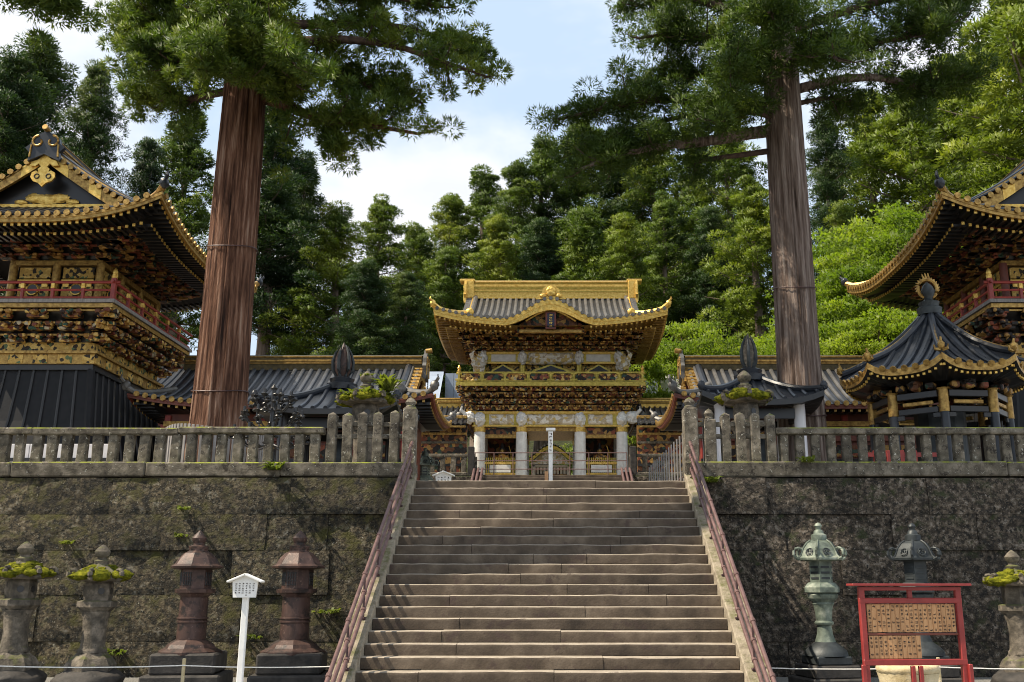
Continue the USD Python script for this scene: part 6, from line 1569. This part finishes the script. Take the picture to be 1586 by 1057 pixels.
G1 = 'dark cedars standing behind the left tower'
G2 = 'cedars of the wood behind the great gate'
G3 = 'sunlit cedars on the slope at the right'
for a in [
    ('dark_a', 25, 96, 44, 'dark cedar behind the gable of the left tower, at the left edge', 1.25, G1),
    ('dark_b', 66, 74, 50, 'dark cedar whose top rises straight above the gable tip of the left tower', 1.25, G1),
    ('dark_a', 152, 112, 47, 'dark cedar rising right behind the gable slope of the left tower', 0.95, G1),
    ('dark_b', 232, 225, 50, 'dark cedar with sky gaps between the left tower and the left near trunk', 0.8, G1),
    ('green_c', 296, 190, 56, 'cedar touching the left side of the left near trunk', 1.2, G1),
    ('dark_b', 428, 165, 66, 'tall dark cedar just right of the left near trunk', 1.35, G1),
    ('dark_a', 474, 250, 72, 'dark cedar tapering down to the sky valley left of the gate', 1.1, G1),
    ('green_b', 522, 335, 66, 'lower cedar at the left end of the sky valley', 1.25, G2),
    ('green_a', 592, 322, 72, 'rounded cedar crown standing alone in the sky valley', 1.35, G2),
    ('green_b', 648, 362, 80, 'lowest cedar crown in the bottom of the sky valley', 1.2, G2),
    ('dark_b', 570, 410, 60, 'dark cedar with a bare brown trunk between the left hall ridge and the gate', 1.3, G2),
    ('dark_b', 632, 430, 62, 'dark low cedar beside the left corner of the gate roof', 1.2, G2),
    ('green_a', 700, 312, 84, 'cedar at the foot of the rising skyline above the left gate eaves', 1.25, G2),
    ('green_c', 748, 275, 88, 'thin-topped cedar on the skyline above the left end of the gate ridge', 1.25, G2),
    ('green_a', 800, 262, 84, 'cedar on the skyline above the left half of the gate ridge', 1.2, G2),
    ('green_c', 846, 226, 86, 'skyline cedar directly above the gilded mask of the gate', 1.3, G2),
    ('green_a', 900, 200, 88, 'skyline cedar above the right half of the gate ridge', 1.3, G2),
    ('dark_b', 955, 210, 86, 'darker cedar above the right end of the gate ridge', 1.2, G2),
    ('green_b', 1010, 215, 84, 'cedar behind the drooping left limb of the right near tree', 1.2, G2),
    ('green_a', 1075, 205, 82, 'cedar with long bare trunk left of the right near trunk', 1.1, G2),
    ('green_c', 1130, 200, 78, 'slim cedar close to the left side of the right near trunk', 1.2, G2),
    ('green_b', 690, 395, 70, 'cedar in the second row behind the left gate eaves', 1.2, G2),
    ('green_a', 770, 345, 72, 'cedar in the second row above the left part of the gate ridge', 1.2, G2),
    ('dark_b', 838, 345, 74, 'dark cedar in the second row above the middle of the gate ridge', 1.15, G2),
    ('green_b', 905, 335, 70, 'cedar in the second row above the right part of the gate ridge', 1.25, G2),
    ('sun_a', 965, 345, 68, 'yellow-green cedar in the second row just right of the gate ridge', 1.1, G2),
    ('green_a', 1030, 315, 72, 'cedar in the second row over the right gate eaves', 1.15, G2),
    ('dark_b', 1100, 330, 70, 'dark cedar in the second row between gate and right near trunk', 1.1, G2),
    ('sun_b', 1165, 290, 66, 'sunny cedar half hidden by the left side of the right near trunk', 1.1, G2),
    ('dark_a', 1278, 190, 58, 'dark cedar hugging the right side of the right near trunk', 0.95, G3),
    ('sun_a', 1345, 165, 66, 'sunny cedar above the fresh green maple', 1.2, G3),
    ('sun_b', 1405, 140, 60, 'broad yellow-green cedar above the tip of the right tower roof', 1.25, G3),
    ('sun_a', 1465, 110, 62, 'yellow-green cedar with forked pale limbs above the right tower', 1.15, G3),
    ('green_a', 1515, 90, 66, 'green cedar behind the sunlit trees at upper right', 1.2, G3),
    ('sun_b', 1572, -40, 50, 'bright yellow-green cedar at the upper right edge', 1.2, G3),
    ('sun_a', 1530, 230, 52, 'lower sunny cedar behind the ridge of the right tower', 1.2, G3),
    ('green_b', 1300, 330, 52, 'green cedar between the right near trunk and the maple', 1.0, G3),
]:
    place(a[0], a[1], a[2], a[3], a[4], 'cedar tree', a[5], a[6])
place('maple_a', 1392, 325, 44, 'big fresh green maple between the right near trunk and the right tower', 'maple tree', 1.0)
place('maple_b', 1262, 500, 50, 'smaller fresh green tree at the right side of the right near trunk', 'maple tree', 0.9)
place('maple_b', 1066, 515, 56, 'bright round maple beside the right corner of the gate eaves', 'maple tree', 0.8)
place('maple_b', 1345, 480, 40, 'low fresh green tree under the tip of the right tower eaves', 'maple tree', 1.0)
place('green_b', 1135, 430, 74, 'shaded cedar on the slope right of the bright round maple', 'cedar tree', 1.2)

# undergrowth on the hill
r = np.random.default_rng(77)
N = 2600
ux_, uy_ = r.uniform(-42, 46, N), 66.3 + 34 * r.random(N) ** 1.3
cen = np.stack([ux_, uy_, hill_z(ux_, uy_) + r.uniform(0.1, 0.9, N)], 1)
leaves_obj('undergrowth', leaf_tris(cen, r.uniform(0.6, 1.3, N), 110, r, 0.2, 0.06, 0.5), M['leaf_green'], kind='stuff', label='low green undergrowth covering the wooded slope')

# ------------------------------------------------------------------ the two great cedars close to the stairs
def bark_trunk(base, zs, rs, ctr, seed, n=160, flute=0.06):
    th = np.arange(n) * 2 * PI / n
    g = []
    for z, rr_, (cx, cy) in zip(zs, rs, ctr):
        nz = meshkit.fbm(np.stack([np.cos(th) * 3.5, np.sin(th) * 3.5, np.full(n, z * 0.05)], -1), 4, seed) - 0.5
        nf = meshkit.fbm(np.stack([np.cos(th) * 12, np.sin(th) * 12, np.full(n, z * 0.10)], -1), 3, seed + 5) - 0.5
        rad = rr_ * (1 + flute * 2 * nz + 0.13 * nf)
        g.append(np.stack([cx + rad * np.cos(th), cy + rad * np.sin(th), np.full(n, z)], 1))
    g = np.array(g); g = np.concatenate([g, g[:, :1]], 1)
    return MB().grid(g)

def near_cedar(label, cx, cy, r0, seed, mat, limbs, fill, zc0, H, topshift, side_r=4.6, band=True, skew=0.0, puff=(0.22, 0.36)):
    """limbs: polylines of photograph pixels with a depth offset at the tip"""
    r = np.random.default_rng(seed)
    t = thing('great_cedar', label, 'cedar tree', (cx, cy, COURT))
    zs = np.concatenate([np.linspace(COURT - 0.3, COURT + 2, 9), np.linspace(COURT + 2.4, H, 44)])
    f = (zs - COURT) / (H - COURT)
    rs = r0 * (1 - 0.42 * f) * (1 + 0.24 * np.exp(-np.maximum(zs - COURT, 0) / 1.3))
    ctr = [(cx + topshift * (z - COURT), cy) for z in zs]
    tk = obj('trunk', bark_trunk(None, zs, rs, ctr, seed), mat, t, smooth=50)
    if band:
        for z in (5.9, 9.35):
            rr_ = r0 * (1 - 0.42 * (z - COURT) / (H - COURT)) * 1.09
            obj('wire_band', MB().tube([(cx + topshift * (z - COURT) + rr_ * math.cos(a), cy + rr_ * math.sin(a), z + 0.05 * math.cos(a * 2)) for a in np.linspace(0, 2 * PI, 33)], 0.014, 6), M['rail_dark'], t)
    cen, rad, tw = [], [], MB()
    def limb(pts, rb, nsub, spread, pr):
        pts = np.asarray(pts, float)
        # resample smoothly
        k = np.linspace(0, len(pts) - 1, 9); i0 = np.clip(k.astype(int), 0, len(pts) - 2); w = (k - i0)[:, None]
        w = w  # linear
        q = pts[i0] * (1 - w) + pts[i0 + 1] * w
        q[1:-1] = (q[:-2] + 2 * q[1:-1] + q[2:]) / 4
        lb = obj('limb', MB().tube(q, np.linspace(rb, rb * 0.22, 9), 8), M['twig'] if rb < 0.16 else mat, t, smooth=True)
        Ltot = np.linalg.norm(np.diff(q, axis=0), axis=1).sum()
        for j in range(nsub):
            u = r.uniform(0.25, 1.0); kk = u * 8; a_ = int(min(kk, 7)); p0 = q[a_] + (q[a_ + 1] - q[a_]) * (kk - a_)
            dirn = q[min(a_ + 1, 8)] - q[a_]; dirn /= np.linalg.norm(dirn)
            v = dirn * r.uniform(0.3, 1.0) + r.normal(0, 0.55, 3) * [1, 1, 0.65]; v[2] += 0.05; v /= np.linalg.norm(v)
            l = spread * r.uniform(0.4, 1.0) * (1.15 - 0.45 * u)
            p1 = p0 + v * l * 0.55 + [0, 0, -0.06 * l]; p2 = p0 + v * l + [0, 0, 0.10 * l]
            tw.tube([p0, p1, p2], [0.028, 0.018, 0.008], 4, False)
            for z_ in np.linspace(0.35, 1.0, max(2, int(l / (1.9 * np.mean(pr))))):
                pp = p0 + (p2 - p0) * z_ + r.normal(0, 0.12, 3)
                cen.append(pp); rad.append(r.uniform(*pr))
                if r.random() < 0.30:
                    pp2 = pp + r.normal(0, 0.34, 3); cen.append(pp2); rad.append(r.uniform(*pr) * 0.85)
    for pl in limbs:
        pix, yoff, rb, nsub, spread = pl
        m_ = len(pix); pts = [P(px, py, cy + yoff * (i / (m_ - 1))) for i, (px, py) in enumerate(pix)]
        if rb > 0.035 and band: pts[0] = np.array([cx + topshift * (pts[0][2] - COURT), cy, pts[0][2] - 0.1])
        limb(pts, rb, nsub, spread, puff)
    n_fill, zlo, zhi = fill
    for i in range(n_fill):
        z = zlo + (zhi - zlo) * (i + r.random()) / n_fill
        a = i * 2.39996 + r.normal(0, 0.3); d = np.array([math.cos(a), math.sin(a), 0])
        fz = (z - zlo) / (zhi - zlo)
        Lb = side_r * (0.62 + 0.5 * fz - 0.75 * max(0, fz - 0.5)) * r.uniform(0.7, 1.1) * (1 + skew * d[0])
        o = np.array([cx + topshift * (z - COURT), cy, z])
        pts = [o + d * 0.4, o + d * Lb * 0.45 + [0, 0, -0.10 * Lb], o + d * Lb * 0.8 + [0, 0, -0.10 * Lb], o + d * Lb + [0, 0, 0.02 * Lb]]
        limb(pts, 0.11, 13, 1.8, (0.36, 0.55))
    obj('twigs', tw, M['twig'], t, kind='stuff')
    print(label[:30], len(cen))
    leaves_obj('crown', leaf_tris(np.array(cen), np.array(rad), 190, r, 0.14, 0.0165, 0.80, 0.55, 0.30, 0.88), M['needle'], t)
    return len(cen)

nL = near_cedar('great cedar with a red-brown trunk standing behind the left balustrade', TL[0], TL[1], 0.60, 3, M['bark'], [
    ([(412, 140), (445, 160), (475, 182), (520, 186), (585, 196), (650, 208)], -0.6, 0.17, 24, 1.15),
    ([(412, 108), (480, 104), (530, 112), (590, 142), (655, 160)], 0.6, 0.15, 26, 1.25),
    ([(405, 62), (470, 66), (540, 58), (620, 70), (690, 98), (735, 112)], -1.0, 0.15, 22, 1.15),
    ([(405, 30), (500, 40), (580, 34), (660, 50), (725, 72)], 0.8, 0.14, 26, 1.25),
    ([(405, 0), (520, -20), (600, -6), (690, 12)], 0.0, 0.14, 26, 1.3),
    ([(405, -40), (540, -60), (680, -30)], 1.0, 0.14, 20, 1.4),
    ([(350, 120), (300, 100), (260, 92), (225, 84)], -0.8, 0.14, 26, 1.1),
    ([(350, 70), (290, 40), (240, 30), (205, 50)], 0.4, 0.14, 26, 1.1),
    ([(350, 20), (290, -20), (240, -10)], -0.2, 0.14, 24, 1.2),
    ([(352, 130), (310, 150), (270, 160), (225, 150)], 1.2, 0.12, 22, 1.2),
    ([(380, 110), (360, 90), (340, 90), (320, 110)], -3.0, 0.13, 30, 1.4),
    ([(390, 90), (400, 60), (420, 50), (440, 80)], -3.2, 0.13, 30, 1.4),
    ([(385, 60), (370, 30), (360, 20), (350, 30)], -3.4, 0.13, 30, 1.5),
    ([(390, 130), (410, 140), (430, 135), (450, 120)], -1.4, 0.10, 20, 1.1),
    ([(505, 184), (512, 205), (522, 222), (530, 240)], -0.3, 0.03, 6, 0.45),
], (20, 16.6, 28), 14, 30, 0.0, 4.3)
nR = near_cedar('great cedar with a grey-brown trunk standing behind the right balustrade', 6.55, 25.6, 0.60, 9, M['bark_grey'], [
    ([(1190, 195), (1140, 208), (1085, 225), (1040, 222), (1000, 232), (950, 240), (900, 262)], -1.0, 0.20, 26, 1.1),
    ([(1190, 170), (1120, 165), (1040, 150), (980, 160), (920, 170), (866, 186)], -0.6, 0.15, 24, 1.0),
    ([(1060, 150), (1000, 190), (940, 215), (870, 245)], 0.4, 0.09, 16, 0.9),
    ([(1195, 130), (1120, 110), (1050, 118), (985, 130)], 0.5, 0.15, 22, 1.3),
    ([(1200, 80), (1120, 60), (1050, 50), (985, 60)], -0.8, 0.15, 27, 1.4),
    ([(1200, 40), (1120, 10), (1050, -5), (985, 10)], 0.6, 0.15, 27, 1.4),
    ([(1245, 140), (1310, 118), (1390, 122), (1440, 145), (1500, 120)], 0.6, 0.16, 26, 1.3),
    ([(1240, 100), (1320, 70), (1400, 60), (1470, 40)], -0.8, 0.15, 27, 1.4),
    ([(1240, 50), (1330, 10), (1420, -10), (1490, 10)], 0.4, 0.15, 27, 1.4),
    ([(1245, 160), (1290, 150), (1320, 165)], 1.0, 0.09, 14, 0.9),
    ([(1210, 120), (1180, 100), (1160, 90), (1130, 100)], -3.2, 0.13, 27, 1.4),
    ([(1225, 110), (1240, 80), (1270, 75), (1300, 95)], -3.4, 0.13, 27, 1.4),
    ([(1215, 60), (1210, 20), (1200, 10), (1190, 20)], -3.6, 0.13, 27, 1.4),
    ([(1190, 180), (1160, 170), (1120, 175), (1080, 185)], -2.0, 0.12, 28, 1.2),
    ([(1075, 226), (1074, 250), (1076, 268)], -0.1, 0.10, 3, 0.4),
], (20, 18.8, 30), 14, 32, -0.0, 4.8, puff=(0.30, 0.48))

# the tree outside the frame at upper left whose twigs hang into view, and its shade on the right wall
near_cedar('tall cedar beyond the left edge whose leafy twigs hang into the upper left corner', -11.2, 14.4, 0.7, 21, M['bark'], [
    ([(-260, -60), (-60, -36), (40, -16), (104, 2)], 2.6, 0.07, 16, 0.7),
    ([(-260, -80), (-40, -50), (70, -26), (130, -6)], 3.0, 0.07, 16, 0.7),
], (26, 29.8, 40), 14, 42, 0.0, 4.4, band=False)
